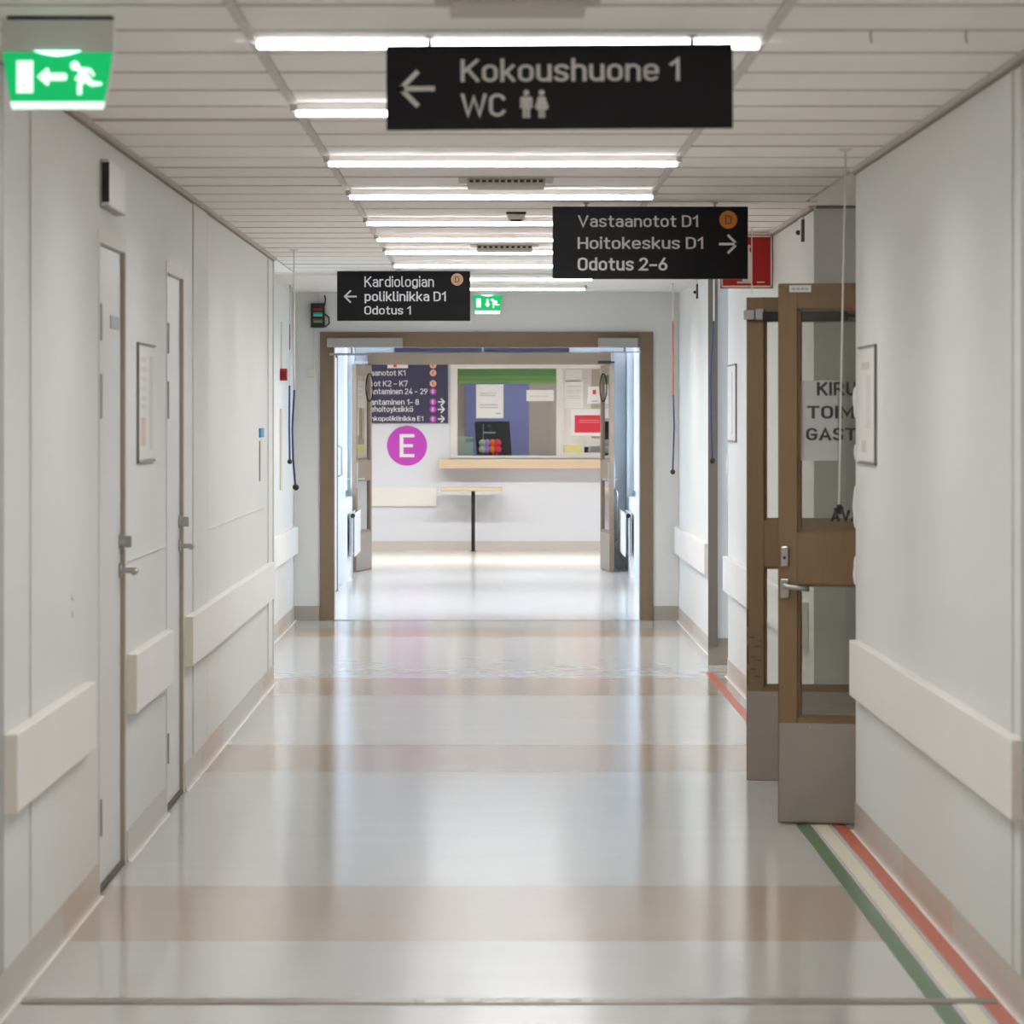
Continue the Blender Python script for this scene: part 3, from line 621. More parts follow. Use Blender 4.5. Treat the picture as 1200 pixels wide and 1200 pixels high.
for yc, mm, lt_ in ((428, ORNL, 'K'), (437, ORNL, 'K'), (449.5, ORNL, 'K'), (458.7, MAG, 'E'), (471, MAG, 'E'), (479.7, MAG, 'E'), (491, MAG, 'E')):
    c = MB().cyl((wx(507.5, dd)-db.location.x, -.0015, wz(yc, dd)-db.location.z), (wx(507.5, dd)-db.location.x, 0, wz(yc, dd)-db.location.z), 3.9*dd/F, 24).build('disc', mm, db)
    ptext('letter', lt_, mat('brown_ink', (120,84,60), .6) if lt_ == 'K' else LETB, 506.2, 508.8, yc-2, yc+2, dd-.0015, db.location, c, .03)
def arrow(px, py, w_, d, org, parent, m, left=False, th=.12):
    u = d/F; L = w_*u; cx = wx(px, d)-org[0]; cz = wz(py, d)-org[2]; s_ = -1 if left else 1; t_ = L*th/2; h = L*.46
    b = MB()
    def bar(p, q):
        p, q = Vector(p), Vector(q); v = (q-p).normalized(); nn = Vector((-v.y, v.x))*t_; p -= v*t_; q += v*t_
        b.prism([tuple(p+nn), tuple(p-nn), tuple(q-nn), tuple(q+nn)], d-org[1]-.0014, d-org[1]-.0002)
    bar((cx-s_*L/2, cz), (cx+s_*(L/2-t_*2), cz)); tip = cx+s_*(L/2-t_)
    bar((tip, cz), (tip-s_*h, cz+h)); bar((tip, cz), (tip-s_*h, cz-h)); return b.build('arrow', m, parent)
for yc in (471, 479.7, 491): arrow(517.7, yc, 7.6, dd, db.location, db, LETB, th=.2)
# bumper rails
def bumper(x, sgn, y0, y1, lab, near=True, z0=.515, z1=.722):
    """x = wall face, sgn = direction out of the wall"""
    e = empty('bumper_rail', (x, (y0+y1)/2, z0), lab, 'bumper rail', 'wall bumper rails'); L = (y1-y0)/2
    a, b = sorted((0, sgn*.035))
    box('rail', BUMP, a, b, -L+.012, L, 0, z1-z0, e, .003)
    if near: box('end_cap', CAP, a, b, -L, -L+.012, 0, z1-z0, e, .002)
    return e
bumper(XL, 1, 10.69, 12.83, 'cream bumper rail on the left wall nearest the viewer')
bumper(XL, 1, 14.30, 15.98, 'short cream bumper rail between the two left doors')
bumper(XL, 1, 17.0, 23.5, 'long cream bumper rail past the second left door')
bumper(XF, 1, 27.6, 31.2, 'cream bumper rail on the far left wall', False)
bumper(XR, -1, 10.5, 15.25, 'cream bumper rail on the near right wall')
bumper(X2, -1, 18.3, 24.44, 'cream bumper rail beyond the open brown doors')
bumper(X3, -1, 26.8, 31.2, 'cream bumper rail on the far right wall')
hb = empty('bumper_rail', (wx(470, YH), YH, .515), 'white bumper rail on the hall wall below the pink disc', 'bumper rail', 'wall bumper rails')
box('rail', BUMP, -1.2, wx(512, YH)-hb.location.x, -.035, 0, 0, .22, hb, .003)
# ---------------------------------------------------------------- office behind the hatch
S('wall_office', MB().box(-1.3, -1.2, YH+.12, 51, 0, 2.65).box(2.6, 2.7, YH+.12, 51, 0, 2.65).box(-1.3, 2.7, 51, 51.1, 0, 2.65), mat('office_taupe', (200,188,180), .7), 'taupe walls of the office behind the hatch')
tag(MB().box(wx(545, 50.5), wx(621, 50.5), 50.5, 50.53, 0, 2.3).build('blue_screen', mat('office_blue', (64,66,100), .7, noise=.06)), 'dark blue partition screen behind the reception hatch', 'screen')
tag(MB().box(wx(620, 49.2), wx(655, 49.2), 49.2, 49.24, 0, 2.5).build('cabinet_side', mat('cabinet_taupe', (196,182,174), .6)), 'taupe tall cabinet side right of the blue screen', 'cabinet')
bl = empty('roller_blind', (0, YH+.2, WZ1), 'green roller blind across the top of the hatch', 'blind')
box('fabric', mat('blind_green', (140,190,104), .7, noise=.05), WX0-.05, WX1+.02, 0, .006, -.16, .06, bl); box('bottom_bar', mat('blind_bar', (160,206,110), .5), WX0-.05, WX1+.02, -.004, .01, -.17, -.14, bl)
box('pelmet', mat('pelmet_green', (128,176,100), .7), WX0-.05, WX1+.02, -.02, .0, -.085, .06, bl)
dk = empty('office_desk', (.4, 48.4, 0), 'pale desk behind the reception hatch', 'desk')
box('desk_top', WPLAS, -1.1, 1.5, -.45, .4, 1.02, 1.05, dk)
for q in (-1.05, 1.42): box('leg', GPLAS, q, q+.05, -.4, .35, 0, 1.02, dk)
mo = empty('monitor', (wx(578, 48.2), 48.2, 1.05), 'black monitor seen from behind through the hatch', 'monitor')
u = 48.2/F
MB().prism([(-19*u, .03), (22*u, .03), (19*u, 45*u), (-22*u, 45*u)], -.02, .03).build('housing', DARK, mo)
MB().box(-.03, .03, 0, .04, 0, .2).box(-.1, .1, -.06, .08, 0, .012, .003).build('stand', DARK, mo)
MB().box(-12*u, -11.3*u, -.0225, -.02, .1, 42*u).box(-11*u, 3*u, -.0225, -.02, 31*u, 32.6*u).build('cable_clip', GPLAS, mo)
MB().ball((-5*u, -.02, 39*u), .02, (1.2, .15, 1)).build('emblem', mat('dark_emblem', (70,68,66), .4), mo)
pt = empty('plush_toy', (wx(574, 47.95), 47.95, 1.10), 'knitted striped toy in grey, lilac, orange and red on the hatch sill', 'toy')
u = 47.95/F
for i, (q, col_) in enumerate(((-8.5, (188,180,170)), (-3, (158,142,206)), (3, (246,120,30)), (9, (240,58,92)))):
    MB().ball((q*u, -.02, 7.5*u), 5*u, (.95 if i in (0, 3) else .75, .8, .95), 14).ball((q*u, -.02, 15*u), 5*u, (.9 if i in (0, 3) else .75, .8, .85), 14).build('knitted_band', mat(f'wool_{i}', col_, .95, bump=.4, bscale=120), pt)
for q in (4, 8): MB().tube([(q*u, -.02, 4*u), (q*u, -.02, 0)], .006).build('leg', mat('wool_2', (246,120,30), .95), pt)
box('stand', DARK, -14*u, 12*u, -.05, .05, -.05, 0, pt)
bx = empty('storage_box', (wx(546, 48.0), 48.0, 1.05), 'pale grey green file box at the left inside the hatch', 'box'); u = 48/F
box('body', mat('pale_green_box', (158,170,156), .6, noise=.1, nscale=12), -9*u, 9*u, -.1, .1, 0, 27*u, bx, .004); box('lid_band', mat('teal_band', (84,140,120), .6), 0*u, 9.2*u, -.105, -.1, 21*u, 25*u, bx)
# papers on the glass
def sheet(px0, px1, py0, py1, lab, m=PAPER, d=YH+.025, lines=(), ink=INK, name='paper_notice', grp=None, cat='paper'):
    e = empty(name, (wx(px0, d), d, wz(py1, d)), lab, cat, grp); w_ = wx(px1, d)-wx(px0, d); h_ = wz(py0, d)-wz(py1, d)
    s_ = box('sheet', m, 0, w_, -.002, 0, 0, h_, e)
    for a, b, c, f in lines: box('print', ink, a*w_, b*w_, -.0026, -.002, c*h_, f*h_, s_)
    return e
sheet(558, 590, 450.5, 490, 'large white notice on the hatch glass above the monitor', lines=((.12,.75,.72,.75),(.12,.7,.66,.69),(.12,.8,.38,.41),(.12,.8,.30,.33),(.72,.9,.12,.16)))
sheet(617, 649, 457, 470, 'small wide label on the hatch glass at the right', lines=((.1,.8,.4,.46),), ink=PINK)
sheet(663, 682, 433, 447, 'blank grey sheet at the top of the right pane', m=mat('grey_sheet', (222,220,212), .8))
sheet(661.5, 683.5, 446, 478, 'white typed notice on the right pane', lines=((.15,.85,.78,.80),(.15,.85,.62,.64),(.15,.8,.55,.57),(.15,.8,.42,.44),(.15,.85,.34,.36)))
sheet(689, 705, 453, 466, 'white card with a red ring on the right pane', lines=((.35,.6,.3,.7),), ink=REDP)
sheet(688, 706, 466, 473, 'narrow white caption under the ringed card', lines=((.3,.7,.3,.5),))
sheet(668.5, 712, 459, 511, 'white bordered red poster low on the right pane', d=YH+.022)
for o in list(bpy.data.objects):
    if o.get('label') == 'white bordered red poster low on the right pane': rp = o
d = YH+.02
for c in kids(rp): bpy.data.objects.remove(c)
u = d/F
rp.location = (wx(668.5, d), d, wz(511, d))
s_ = box('sheet', PAPER, 0, 44*u, -.002, 0, 0, 32*u, rp); MB().prism([(5*u, 4*u), (39*u, 4*u), (39*u, 20*u), (36*u, 24.5*u), (5*u, 24.5*u)], -.003, -.002).build('red_field', REDP, rp)
for z_ in (18, 15.5): box('print', mat('poster_pink', (238,130,140), .6), 10*u, 34*u, -.0036, -.003, z_*u, (z_+1.1)*u, s_)
sheet(661, 682, 521, 530.5, 'pale yellow slip at the bottom of the right pane', m=mat('yellow_slip', (232,226,158), .8))
tag(MB().box(wx(693, 48.6), wx(725, 48.6), 48.6, 48.64, 1.3, 2.3).build('wood_panel', BEECH), 'beech cupboard panel seen behind the right pane', 'panel')
bk = empty('office_binders', (wx(688, 48.3), 48.3, 1.05), 'grey file tray and dark binder behind the right pane', 'binders'); u = 48.3/F
box('binder', mat('navy_binder', (48,54,84), .6), -12*u, -6*u, 0, .2, 0, 14*u, bk); box('binder', DARK, -3*u, 2*u, 0, .2, 0, 15*u, bk)
box('tray', mat('tray_grey', (150,152,148), .6), 3*u, 26*u, 0, .25, 0, 16*u, bk)
for k in range(5): box('tray_slot', mat('slot_grey', (120,122,118), .6), 4*u, 25*u, -.002, 0, (2+k*2.8)*u, (2.5+k*2.8)*u, bk)
# ================================================================ luminaires
def luminaire(y, label, z=2.45, w_=1.26, glow=None, power=10.0):
    e = empty('linear_lamp', (.043, y, z), label, 'ceiling lamp', 'linear ceiling lamps across the corridor'); L = w_/2
    box('housing', WPLAS, -L, L, -.023, .023, .006, .03, e, .002)
    box('diffuser', glow or TUBE, -L+.012, L-.012, -.024, .024, -.008, .006, e, .002)
    ld = bpy.data.lights.new('tube_light', 'AREA'); ld.shape = 'RECTANGLE'; ld.size = 2*L-.05; ld.size_y = .045; ld.energy = power; ld.spread = math.radians(158); ld.color = (.97, .985, 1)
    lo = bpy.data.objects.new('tube_light', ld); COL.objects.link(lo); lo.parent = e; lo.location = (0, 0, -.013)
    for s_ in (-1, 1): box('end_clip', GPLAS, s_*(L-.005)-.010, s_*(L-.005)+.010, -.028, .028, 0.004, .028, e, .003)
    return e
ord_ = ['nearest', 'second nearest', 'third nearest', 'fourth nearest', 'fifth nearest', 'sixth nearest', 'seventh nearest', 'eighth nearest', 'ninth nearest', 'farthest']
for i, y in enumerate((10.12, 12.13, 14.55, 16.74, 19.03, 20.8, 22.4, 24.4, 26.75, 28.8)):
    luminaire(y, f'white linear ceiling lamp, {ord_[i]} of those in view', 2.47 if i == 0 else 2.45, power=10.0 if i < 7 else (12, 20, 26)[i-7])
for y in (0.6, 3.0, 5.3, 7.6): luminaire(y, 'white linear ceiling lamp '+{.6: 'just above the viewer', 3.0: 'three metres ahead, above the picture', 5.3: 'second out of view before the nearest seen', 7.6: 'next one before the nearest seen, out of view'}[y])
for i, y in enumerate((33.2, 36.5, 39.6)): luminaire(y, f"white linear lamp on the lobby ceiling, number counted from the near frame: {('first','middle','last')[i]}", 2.57, power=8)
for i, (x, y) in enumerate(((-2.2, 44.4), (0, 44.4), (2.2, 44.4))):
    o = luminaire(y, f"white linear lamp on the hall ceiling, {('left','middle','right')[i]} one", 2.62, 1.5, power=48); o.location.x = x
o = luminaire(49.3, 'white linear lamp in the office behind the hatch', 2.62, 1.3, power=70); o.location.x = .4
tag(box('hall_ceiling_strip', GPLAS, -.01, .01, 43, 43.02, 2.64, 2.65), 'small grey ceiling sensor in the hall', 'sensor')
# ================================================================ air diffusers, detector
def diffuser(y, label, z=ZC, w_=.37, x=.06, slots=12):
    e = empty('air_diffuser', (x, y, z), label, 'vent', 'air diffusers in the ceiling')
    box('flange', mat('flange_white', (196,190,182), .6), -w_/2, w_/2, -w_/2, w_/2, -.006, 0, e, .002)
    box('body', RAIL, -w_/2+.035, w_/2-.035, -w_/2+.04, w_/2-.04, -.034, -.006, e, .003)
    y_ = -w_/2+.04
    s0 = MB().box(-.008, .008, -.0015, .0, -.013, -.002, 0).build('slot', DARK, e); me = s0.data; s0.location = (-(w_/2-.05), y_, -.008)
    for k in range(1, slots):
        s = bpy.data.objects.new('slot', me); COL.objects.link(s); s.parent = e; s.location = (-(w_/2-.05)+(w_-.1)*k/(slots-1), y_, -.008)
    return e
diffuser(9.05, 'pale air diffuser at the very top edge of the picture')
diffuser(16.0, 'air diffuser between the third and fourth visible lamps')
diffuser(22.15, 'air diffuser behind the sixth lamp', x=.075, slots=10)
diffuser(27.6, 'air diffuser on the smooth ceiling before the end doorway', z=2.50, x=.06, slots=8)
sd = empty('smoke_detector', (.115, 18.55, ZC), 'small square detector housing above the fifth lamp', 'detector')
box('mount', DARK, -.045, .045, -.04, .04, -.012, 0, sd); MB().prism([(-.045, -.012), (.045, -.012), (.033, -.04), (-.033, -.04)], -.04, .04).build('housing', WPLAS, sd); box('grille', DARK, -.025, .025, -.0415, -.04, -.045, -.036, sd)
for i, (x, lab) in enumerate(((wx(1018, 9.9), 'small ceiling hook, left of the two by the right wall'), (wx(1129, 9.9), 'small ceiling hook, right of the two by the right wall'))):
    tag(MB().tube([(x, 9.85, ZC), (x, 9.85, ZC-.022), (x+.004, 9.85, ZC-.03)], .0025).build('ceiling_hook', GPLAS), lab, 'hook', 'bare ceiling hooks')
# ================================================================ hanging signs
def hsign(px0, px1, py0, py1, d, label, hooks, roll=0):
    cx, cz = (wx(px0, d)+wx(px1, d))/2, wz(py1, d)
    e = empty('hanging_sign', (cx, d, cz), label, 'sign', 'black hanging direction signs')
    hw = (wx(px1, d)-wx(px0, d))/2; h = wz(py0, d)-cz
    box('board', BLACK, -hw, hw, 0, .028, 0, h, e, .0015)
    for hx in hooks:
        x = wx(hx, d)-cx
        MB().cyl((x, .014, h), (x, .014, ZC-cz-.004), .0022, 8).box(x-.012, x+.012, .004, .024, ZC-cz-.006, ZC-cz, .001).build('hanger', GPLAS, e)
        MB().ball((x, .014, h+.006), .007, seg=12).build('hanger_screw', STEEL, e)
    e.rotation_euler.y = roll; return e, (cx, d, cz)
d1 = F/482
s1, g1 = hsign(453, 859, 52, 151, d1, 'nearest black hanging sign reading Kokoushuone 1 and WC', (504, 812), math.radians(-.35))
ptext('lettering', 'Kokoushuone 1', LETT, 540, 797, 67, 96, d1, g1, s1, .008); ptext('lettering', 'WC', LETT, 540, 593, 109, 138, d1, g1, s1, .008)
arrow(487, 103, 40, d1, g1, s1, LETT, True, .14)
def wcman(px, wide, d, org, par):
    u = d/F; cx = wx(px, d)-org[0]; cz = wz(138, d)-org[2]; yb = -.0014
    b = MB().cyl((cx, yb, cz+29.5*u), (cx, yb+.001, cz+29.5*u), 3.4*u, 20)
    if wide: poly = [(-4, 25), (4, 25), (8, 12), (5.6, 11.4), (4.2, 17), (7, 9.5), (3.6, 9.5), (3.6, 0), (.5, 0), (.5, 9.5), (-.5, 9.5), (-.5, 0), (-3.6, 0), (-3.6, 9.5), (-7, 9.5), (-4.2, 17), (-5.6, 11.4), (-8, 12)]
    else: poly = [(-5.2, 25), (5.2, 25), (7.2, 23), (7.2, 11.5), (4.7, 11.5), (4.7, 20), (4.2, 20), (4.2, 0), (.5, 0), (.5, 11), (-.5, 11), (-.5, 0), (-4.2, 0), (-4.2, 20), (-4.7, 20), (-4.7, 11.5), (-7.2, 11.5), (-7.2, 23)]
    b.prism([(cx+x*u, cz+z*u) for x, z in poly], yb, yb+.001); b.build('pictogram', LETT, par)
wcman(617, False, d1, g1, s1); wcman(635, True, d1, g1, s1)
d2 = F/271
s2, g2 = hsign(647.5, 876.5, 242, 327, d2, 'middle black hanging sign reading Vastaanotot D1, Hoitokeskus D1, Odotus 2–6', (687, 838))
ptext('lettering', 'Vastaanotot D1', LETT, 677, 818, 251.5, 267, d2, g2, s2, .006); ptext('lettering', 'Hoitokeskus D1', LETT, 677, 824, 277, 292, d2, g2, s2, .006)
ptext('lettering', 'Odotus 2–6', LETB, 677, 782, 301.5, 317, d2, g2, s2, .025); arrow(854.5, 286, 21, d2, g2, s2, LETT, False, .14)
def disc(px, py, r, d, org, par, m, ch='D'):
    x, z = wx(px, d)-org[0], wz(py, d)-org[2]; u = d/F
    c = MB().cyl((x, -.0015, z), (x, 0, z), r*u, 32).build('disc', m, par)
    text('letter', ch, mat('brown_ink', (120,84,60), .6), x-r*.36*u, x+r*.36*u, z-r*.5*u, z+r*.5*u, -.0015, c, .0)
disc(853.5, 257.5, 10.5, d2, g2, s2, ORNG)
d3 = F/184.5
s3, g3 = hsign(395, 551, 318, 376, d3, 'farthest black hanging sign reading Kardiologian poliklinikka D1, Odotus 1', (422, 522))
ptext('lettering', 'Kardiologian', LETB, 427, 508.5, 323.5, 338.5, d3, g3, s3, .0); ptext('lettering', 'poliklinikka D1', LETB, 427, 522.5, 341, 355.5, d3, g3, s3, .012)
ptext('lettering', 'Odotus 1', LETB, 427, 481.5, 358, 368.5, d3, g3, s3, .012); arrow(410, 347.5, 14, d3, g3, s3, LETT, True, .14)
disc(535.7, 327.5, 7.2, d3, g3, s3, ORNL)
# ================================================================ exit signs
def mirror(poly): return [(-x, z) for x, z in poly]
ARROWP = [(0, 0), (11, 10), (14, 10), (14, 4.5), (33, 4.5), (35, 2.5), (35, -2.5), (33, -4.5), (14, -4.5), (14, -10), (11, -10)]
MAN = [[(-5, 12), (2, 11), (9, 11), (14, 9), (18, 2), (15.5, 0), (11, 5.5), (8, 6), (14, -3), (16, -5), (26, -6.5), (26, -10), (14, -11.5), (9, -9), (6, -6), (3, -10), (2.5, -21), (-3, -21), (-3, -9), (0, -4), (-3, -6), (-6, -3), (-3, 2), (-1, 3)]]
def exit_sign(d, px0, px1, yt, ym, yg, yb, label, down=False):
    u = d/F; cx = wx((px0+px1)/2, d); zb = wz(yb, d); e = empty('exit_sign', (cx, d, zb), label, 'exit sign', 'green exit signs')
    hw = (px1-px0)/2*u; Z = lambda py: wz(py, d)-zb; k = (px1-px0)/131
    prof = [(-hw, Z(yt)), (hw, Z(yt)), (hw, Z(ym)), (hw-4*k*u, Z(ym+(yg-ym)*.5)), (hw-9*k*u, Z(yg)), (hw-11*k*u, 0)]
    prof = prof + [(-x, z) for x, z in prof[::-1] if True][:-2]
    outer = [(-hw, Z(yt)), (hw, Z(yt)), (hw, Z(ym)), (hw-5*k*u, Z(ym+(yg-ym)*.55)), (hw-10*k*u, Z(yg)), (hw-12*k*u, .001), (-hw+12*k*u, .001), (-hw+10*k*u, Z(yg)), (-hw+5*k*u, Z(ym+(yg-ym)*.55)), (-hw, Z(ym))]
    MB().prism(outer, 0, .045 if not down else .03).build('housing', mat('exit_housing', (222,220,214), .5), e)
    gp = [(-hw+1*u*k, Z(ym)), (hw-1*u*k, Z(ym)), (hw-5.5*k*u, Z(ym+(yg-ym)*.55)), (hw-10.5*k*u, Z(yg)), (-hw+10.5*k*u, Z(yg)), (-hw+5.5*k*u, Z(ym+(yg-ym)*.55))]
    MB().prism(gp, -.002, 0).build('green_panel', GREENE, e)
    MB().prism([(-hw+10*k*u, Z(yg)), (hw-10*k*u, Z(yg)), (hw-12*k*u, 0), (-hw+12*k*u, 0)], -.002, 0).build('lower_lens', WHITEE, e)
    zc = (Z(ym)+Z(yg))/2; s = k*u
    pb = MB().box((-48*s), (-28.5*s), -.004, -.002, zc-19*s, zc+19*s, 0).build('pictogram_door', WHITEE, e)
    if not down: MB().prism([((-24+x*1.0)*s, zc+z*s) for x, z in ARROWP], -.004, -.002).build('pictogram_arrow', WHITEE, e)
    else: MB().prism([((0+z*1.0)*s, zc+(-18+x*1.0)*s) for x, z in ARROWP], -.004, -.002).build('pictogram_arrow', WHITEE, e)
    b = MB().cyl(((20.5)*s, -.004, zc+13*s), ((20.5)*s, -.002, zc+13*s), 5.5*s, 20)
    b.prism([((26+x)*s, zc+z*s) for x, z in MAN[0]], -.004, -.002); b.build('pictogram_runner', WHITEE, e)
    MB().prism([(-28*s, Z(ym)+1*s), (28*s, Z(ym)+1*s), (14*s, Z(ym)-3*s), (0, Z(ym)-5*s), (-14*s, Z(ym)-3*s)], -.0045, -.002).build('lamp_glow', HOTE, e)
    return e
dx = 9.5
exit_sign(dx, 2, 133, 23, 61, 119, 128, 'near green exit sign on the ceiling at the upper left')
tag(box('exit_sign_mount', DARK, wx(8, dx), wx(132, dx), dx+.005, dx+.04, wz(23, dx), ZC), kind=None).parent = None
mo_ = bpy.data.objects['exit_sign_mount']; par = [o for o in bpy.data.objects if o.name == 'exit_sign'][0]
mo_.parent = par; mo_.location = -Vector(par.location); mo_.name = 'mount'
exit_sign(YE-.04, 553.5, 589, 343, 346, 364, 368, 'small green exit sign on the end wall over the doorway', True)
# ================================================================ extinguisher flag sign
d = 20.6; fs = empty('fire_sign', (wx(844, d), d, wz(338, d)), 'red square extinguisher sign sticking out of the right wall', 'sign'); u = d/F
box('panel', RED, 0, 62*u, 0, .008, 0, 63.5*u, fs); 
def ring(x0, x1, z0, z1, t, m, par, y): 
    b = MB().box(x0, x1, y, y+.001, z0, z0+t).box(x0, x1, y, y+.001, z1-t, z1).box(x0, x0+t, y, y+.001, z0, z1).box(x1-t, x1, y, y+.001, z0, z1); return b.build('border', m, par)
ring(1*u, 61*u, 1.2*u, 62.3*u, 2.1*u, CREAM, fs, -.001)
MB().prism([(26*u, 7*u), (37*u, 7*u), (37*u, 40*u), (34.5*u, 44*u), (34*u, 47*u), (36*u, 49*u), (35*u, 51*u), (29*u, 51*u), (27*u, 45*u), (26*u, 40*u)], -.0015, 0).build('extinguisher_symbol', CREAM, fs)
box('flame_bar', CREAM, 20*u, 37*u, -.0015, 0, 6*u, 8*u, fs); box('print', CREAM, 43*u, 52*u, -.0015, 0, 6.5*u, 8*u, fs); box('bracket', RED, 62*u, 62*u+.012, -.01, .02, 0, 63*u, fs)
# ================================================================ document holders
def holder(x, sgn, y0, y1, z0, z1, lab, ink, rows):
    e = empty('document_holder', (x, (y0+y1)/2, z0), lab, 'notice board', 'slim notice frames on the walls'); L = (y1-y0)/2; H = z1-z0
    a, b = sorted((0, sgn*.005)); box('backing', GPLAS, a, b, -L, L, 0, H, e, .001)
    q, r = sorted((sgn*.005, sgn*.008)); sh = box('sheet', mat('holder_sheet', (226,223,217), .7), q, r, -L+.015, L-.015, .012, H-.012, e)
    m = mat('frame_edge', (128,124,118), .5); b2 = MB(); q, r = sorted((sgn*.003, sgn*.0105))
    b2.box(q, r, -L, -L+.008, 0, H).box(q, r, -L, L, 0, .005).box(q, r, -L, L, H-.005, H); b2.build('rim', m, e)
    q, r = sorted((sgn*.008, sgn*.0085))
    for (f0, f1, g0, g1, im) in rows: box('print', im, q, r, -L+.03+f0*(2*L-.06), -L+.03+f1*(2*L-.06), g0*H, g1*H, sh)
VF = mat('very_faint', (214,211,207), .8); rows = [(.1, .4, .14, .38, mat('soft_pink', (212,196,188), .8))]+[(.1, .45, q, q+.04, VF) for q in (.45, .52, .6, .68, .76, .84)]+[(.65, .85, .1, .9, VF)]
holder(XL, 1, 14.68, 15.42, 1.385, 1.82, 'notice frame on the left wall between the two doors', INK, rows)
holder(XR, -1, 14.52, 15.2, 1.38, 1.81, 'notice frame at the corner of the near right wall', PINK, [(.3, .8, .8, .86, PINK), (.5, .8, .1, .2, PINK), (.2, .5, .3, .75, mat('very_faint', (222, 212, 210), .8))])
holder(X2, -1, 23.6, 24.42, 1.405, 1.86, 'lilac white notice frame on the middle right wall', INK, [(.4, .5, .1, .9, mat('lilac', (190, 190, 214), .8))])
# box above door 1, card, brackets
e = empty('wall_speaker', (XL, 13.6, 2.24), 'white box with black end high above the nearer left door', 'wall box')
box('case', WPLAS, 0, .03, -.28, .3, 0, .15, e, .004); box('end_grille', DARK, .006, .03, -.286, -.28, .01, .14, e); box('base_shadow_rim', GPLAS, 0, .033, -.28, .3, -.006, 0, e)  # narrow grey rim along the underside of the case
e = empty('wall_tag', (XL, 22.6, 1.44), 'tiny blue card with thin brown strip on the left wall', 'card')
box('card', mat('blue_card', (92,140,190), .5), 0, .012, -.16, .14, 0, .05, e); box('strip', mat('brown_strip', (170,150,130), .6), 0, .006, -.14, -.1, -.24, -.02, e)
def bracket(x, sgn, y, z, lab):
    e = empty('wall_bracket', (x, y, z), lab, 'bracket', 'small brackets high on the right wall')
    a, b = sorted((0, sgn*.014)); box('plate', mat('bracket_grey', (92,86,80), .5), a, b, -.02, .02, -.1, .0, e, .002); q, r = sorted((0, sgn*.005)); box('base', WPLAS, q, r, .02, .3, -.07, .02, e)
    MB().ball((sgn*.012, .2, -.05), .012, seg=12).build('knob', mat('dark_red_knob', (70,20,20), .5), e)
bracket(X2, -1, 18.55, 2.445, 'grey bracket with dark knob high over the brown doors'); bracket(X3, -1, 28.3, 2.47, 'grey bracket high on the far right wall')
# display box, conduit and junction box on the end wall
d = YE-.01; e = empty('display_box', (wx(372.5, d), YE, wz(384, d)), 'black box with red and green rows beside the end door frame', 'display'); u = d/F
box('case', DARK, -8.3*u, 8.3*u, -.05, 0, 0, 28.5*u, e, .004)
for z_, m in ((20, mat('dim_red', (150,24,28), .5, emit=(150,20,24), es=.25)), (15.5, mat('dim_green', (20,130,70), .5, emit=(20,130,70), es=.25)), (13, mat('dim_cyan', (60,160,170), .5, emit=(60,160,170), es=.25)), (8, MATS['dim_red']), (5.5, MATS['dim_green'])):
    box('light_row', m, -5*u, 5.5*u, -.052, -.05, z_*u, (z_+2.4)*u, e)
MB().tube([(8*u, -.02, 26*u), (9*u, -.02, 33*u), (8*u, -.02, 38*u)], .006).tube([(8*u, -.03, 16*u), (13*u, -.03, 12*u), (13.5*u, -.03, 5*u), (9*u, -.03, 1*u), (8*u, -.03, 4*u)], .006).build('cable', DARK, e)
MB().box(-1*u, 2*u, -.012, 0, 28.5*u, 40*u).build('cable_duct', WPLAS, e)
e = empty('junction_box', (wx(364.5, d), YE, wz(442, d)), 'white junction box with conduit on the end wall', 'junction box')
box('case', WPLAS, -4.5*u, 4.5*u, -.03, 0, 0, 10*u, e, .004); MB().box(2*u, 4*u, -.015, 0, 10*u, 57*u).build('conduit', WPLAS, e)
# red call box on the far left wall
e = empty('call_box', (XF, 29.2, wz(446, 29.2)), 'small red call point on the far left wall', 'call point')
box('case', RED, 0, .05, -.05, .05, 0, .085, e, .003); box('button', mat('dark_red', (110,6,10), .5), .012, .042, -.056, -.05, .02, .065, e); MB().box(0, .012, .02, .04, .085, .42).build('conduit', WPLAS, e)
box('back_plate', mat('plate_beige', (206,198,184), .6), 0, .01, -.09, .09, -.78, -.2, e)
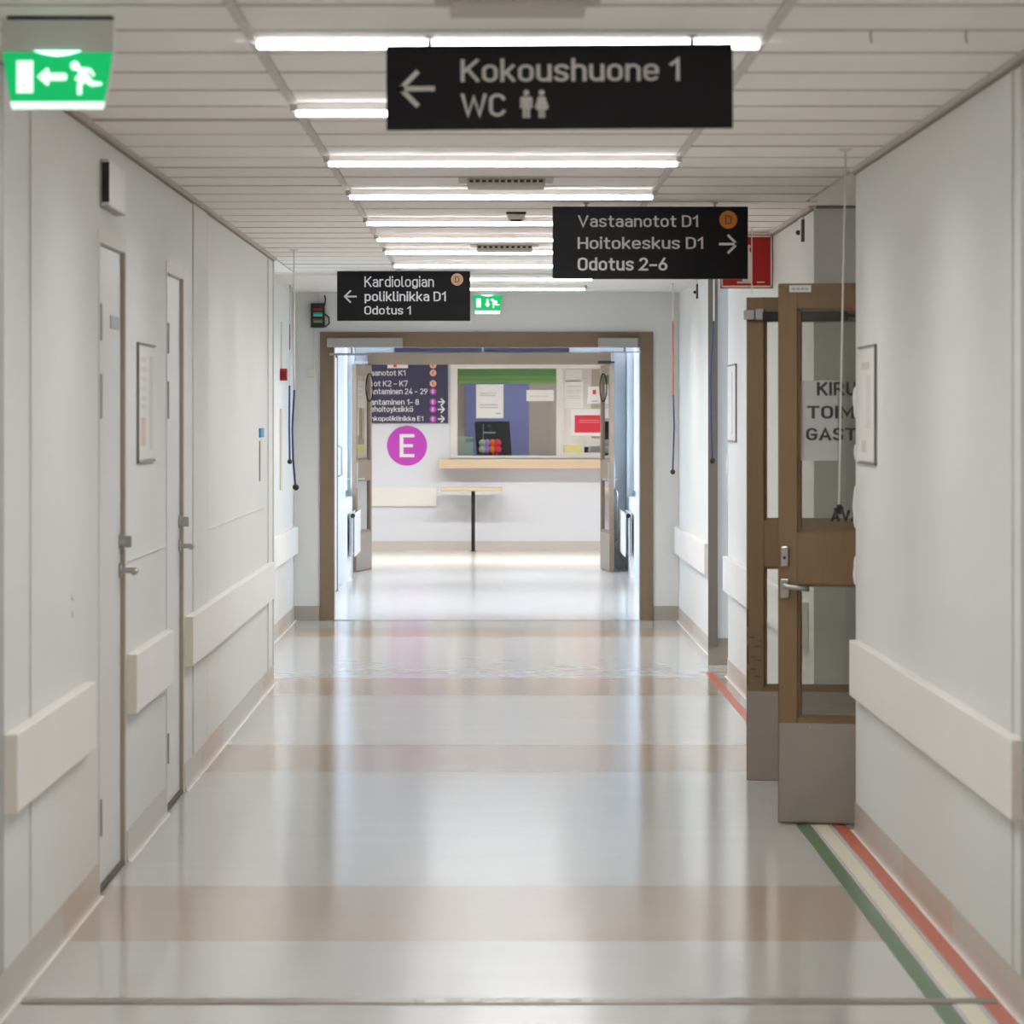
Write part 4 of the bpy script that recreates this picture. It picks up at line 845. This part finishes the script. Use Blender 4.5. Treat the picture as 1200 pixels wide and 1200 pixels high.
# ================================================================ pull cords
def cord(pts, segs, r_ball, lab, r=.0035):
    """pts: pixel list top to bottom with one depth; segs: (pixel y where it starts, material)"""
    d = pts[0][2]; top = Vector((wx(pts[0][0], d), d, wz(pts[0][1], d)))
    e = empty('pull_cord', top, lab, 'pull cord', 'ceiling pull cords with black balls')
    P = [Vector((wx(p[0], d)-top.x, 0, wz(p[1], d)-top.z)) for p in pts]
    def at(py):
        z = wz(py, d)-top.z
        for a, b in zip(P, P[1:]):
            if b.z <= z <= a.z+1e-6: t = (a.z-z)/max(1e-6, a.z-b.z); return a.lerp(b, t)
        return P[-1]
    ys_ = [s_[0] for s_ in segs]+[pts[-1][1]]
    for (y0, m, rr), y1 in zip(segs, ys_[1:]):
        q = [at(y0+(y1-y0)*k/10) for k in range(11)]; MB().tube(q, rr).build('cord', m, e)
    MB().box(-.02, .02, -.02, .02, 0, .006).build('ceiling_fixing', WPLAS, e) if pts[0][1] < 400 else None
    MB().ball(P[-1], r_ball).build('ball', DARK, e)
def ypx(d, z=ZC): return VY-(z-EYE)*F/d
dA = 14.2; cord([(991, ypx(dA, ZC-.006), dA), (987, 380), (983, 597)], ((ypx(dA, ZC-.006), CORDW, .0032),), .018, 'white pull cord hanging before the lettered glass')
dB = 22.7; cord([(344.5, ypx(dB, ZC-.006), dB), (345, 457), (342.5, 500), (343.5, 540), (346.5, 571)], ((ypx(dB, ZC-.006), CORDW, .004), (457, CORDB, .0055)), .018, 'longer blue pull cord by the left passage, larger ball')
dC = 29.3; cord([(340, ypx(dC, 2.494), dC), (339.3, 452), (339, 500), (339.6, 541)], ((ypx(dC, 2.494), CORDW, .0045), (380, CORDO, .0045), (410, CORDW, .0045), (452, CORDB, .007)), .018, 'shorter blue pull cord below the red call point')
dD = 29.0; cord([(788.5, ypx(dD, 2.494), dD), (789, 463), (790, 500), (788.3, 553)], ((ypx(dD, 2.494), CORDW, .005), (376, CORDO, .0055), (463, CORDB, .006)), .018, 'orange and blue pull cord right of the end doorway')
dE = 25.0; cord([(836.5, ypx(dE, ZC-.006), dE), (836.5, 376), (833, 440), (833.5, 500), (835, 540)], ((ypx(dE, ZC-.006), CORDW, .005), (376, CORDB, .0055)), .018, 'thick blue pull cord against the dark jamb on the right')
dG = 20.0; tag(MB().tube([(wx(881, dG), dG, ZC), (wx(881, dG), dG, wz(345, dG))], .0025).build('thin_cord', CORDW), 'thin white cord in front of the red fire sign', 'cord')
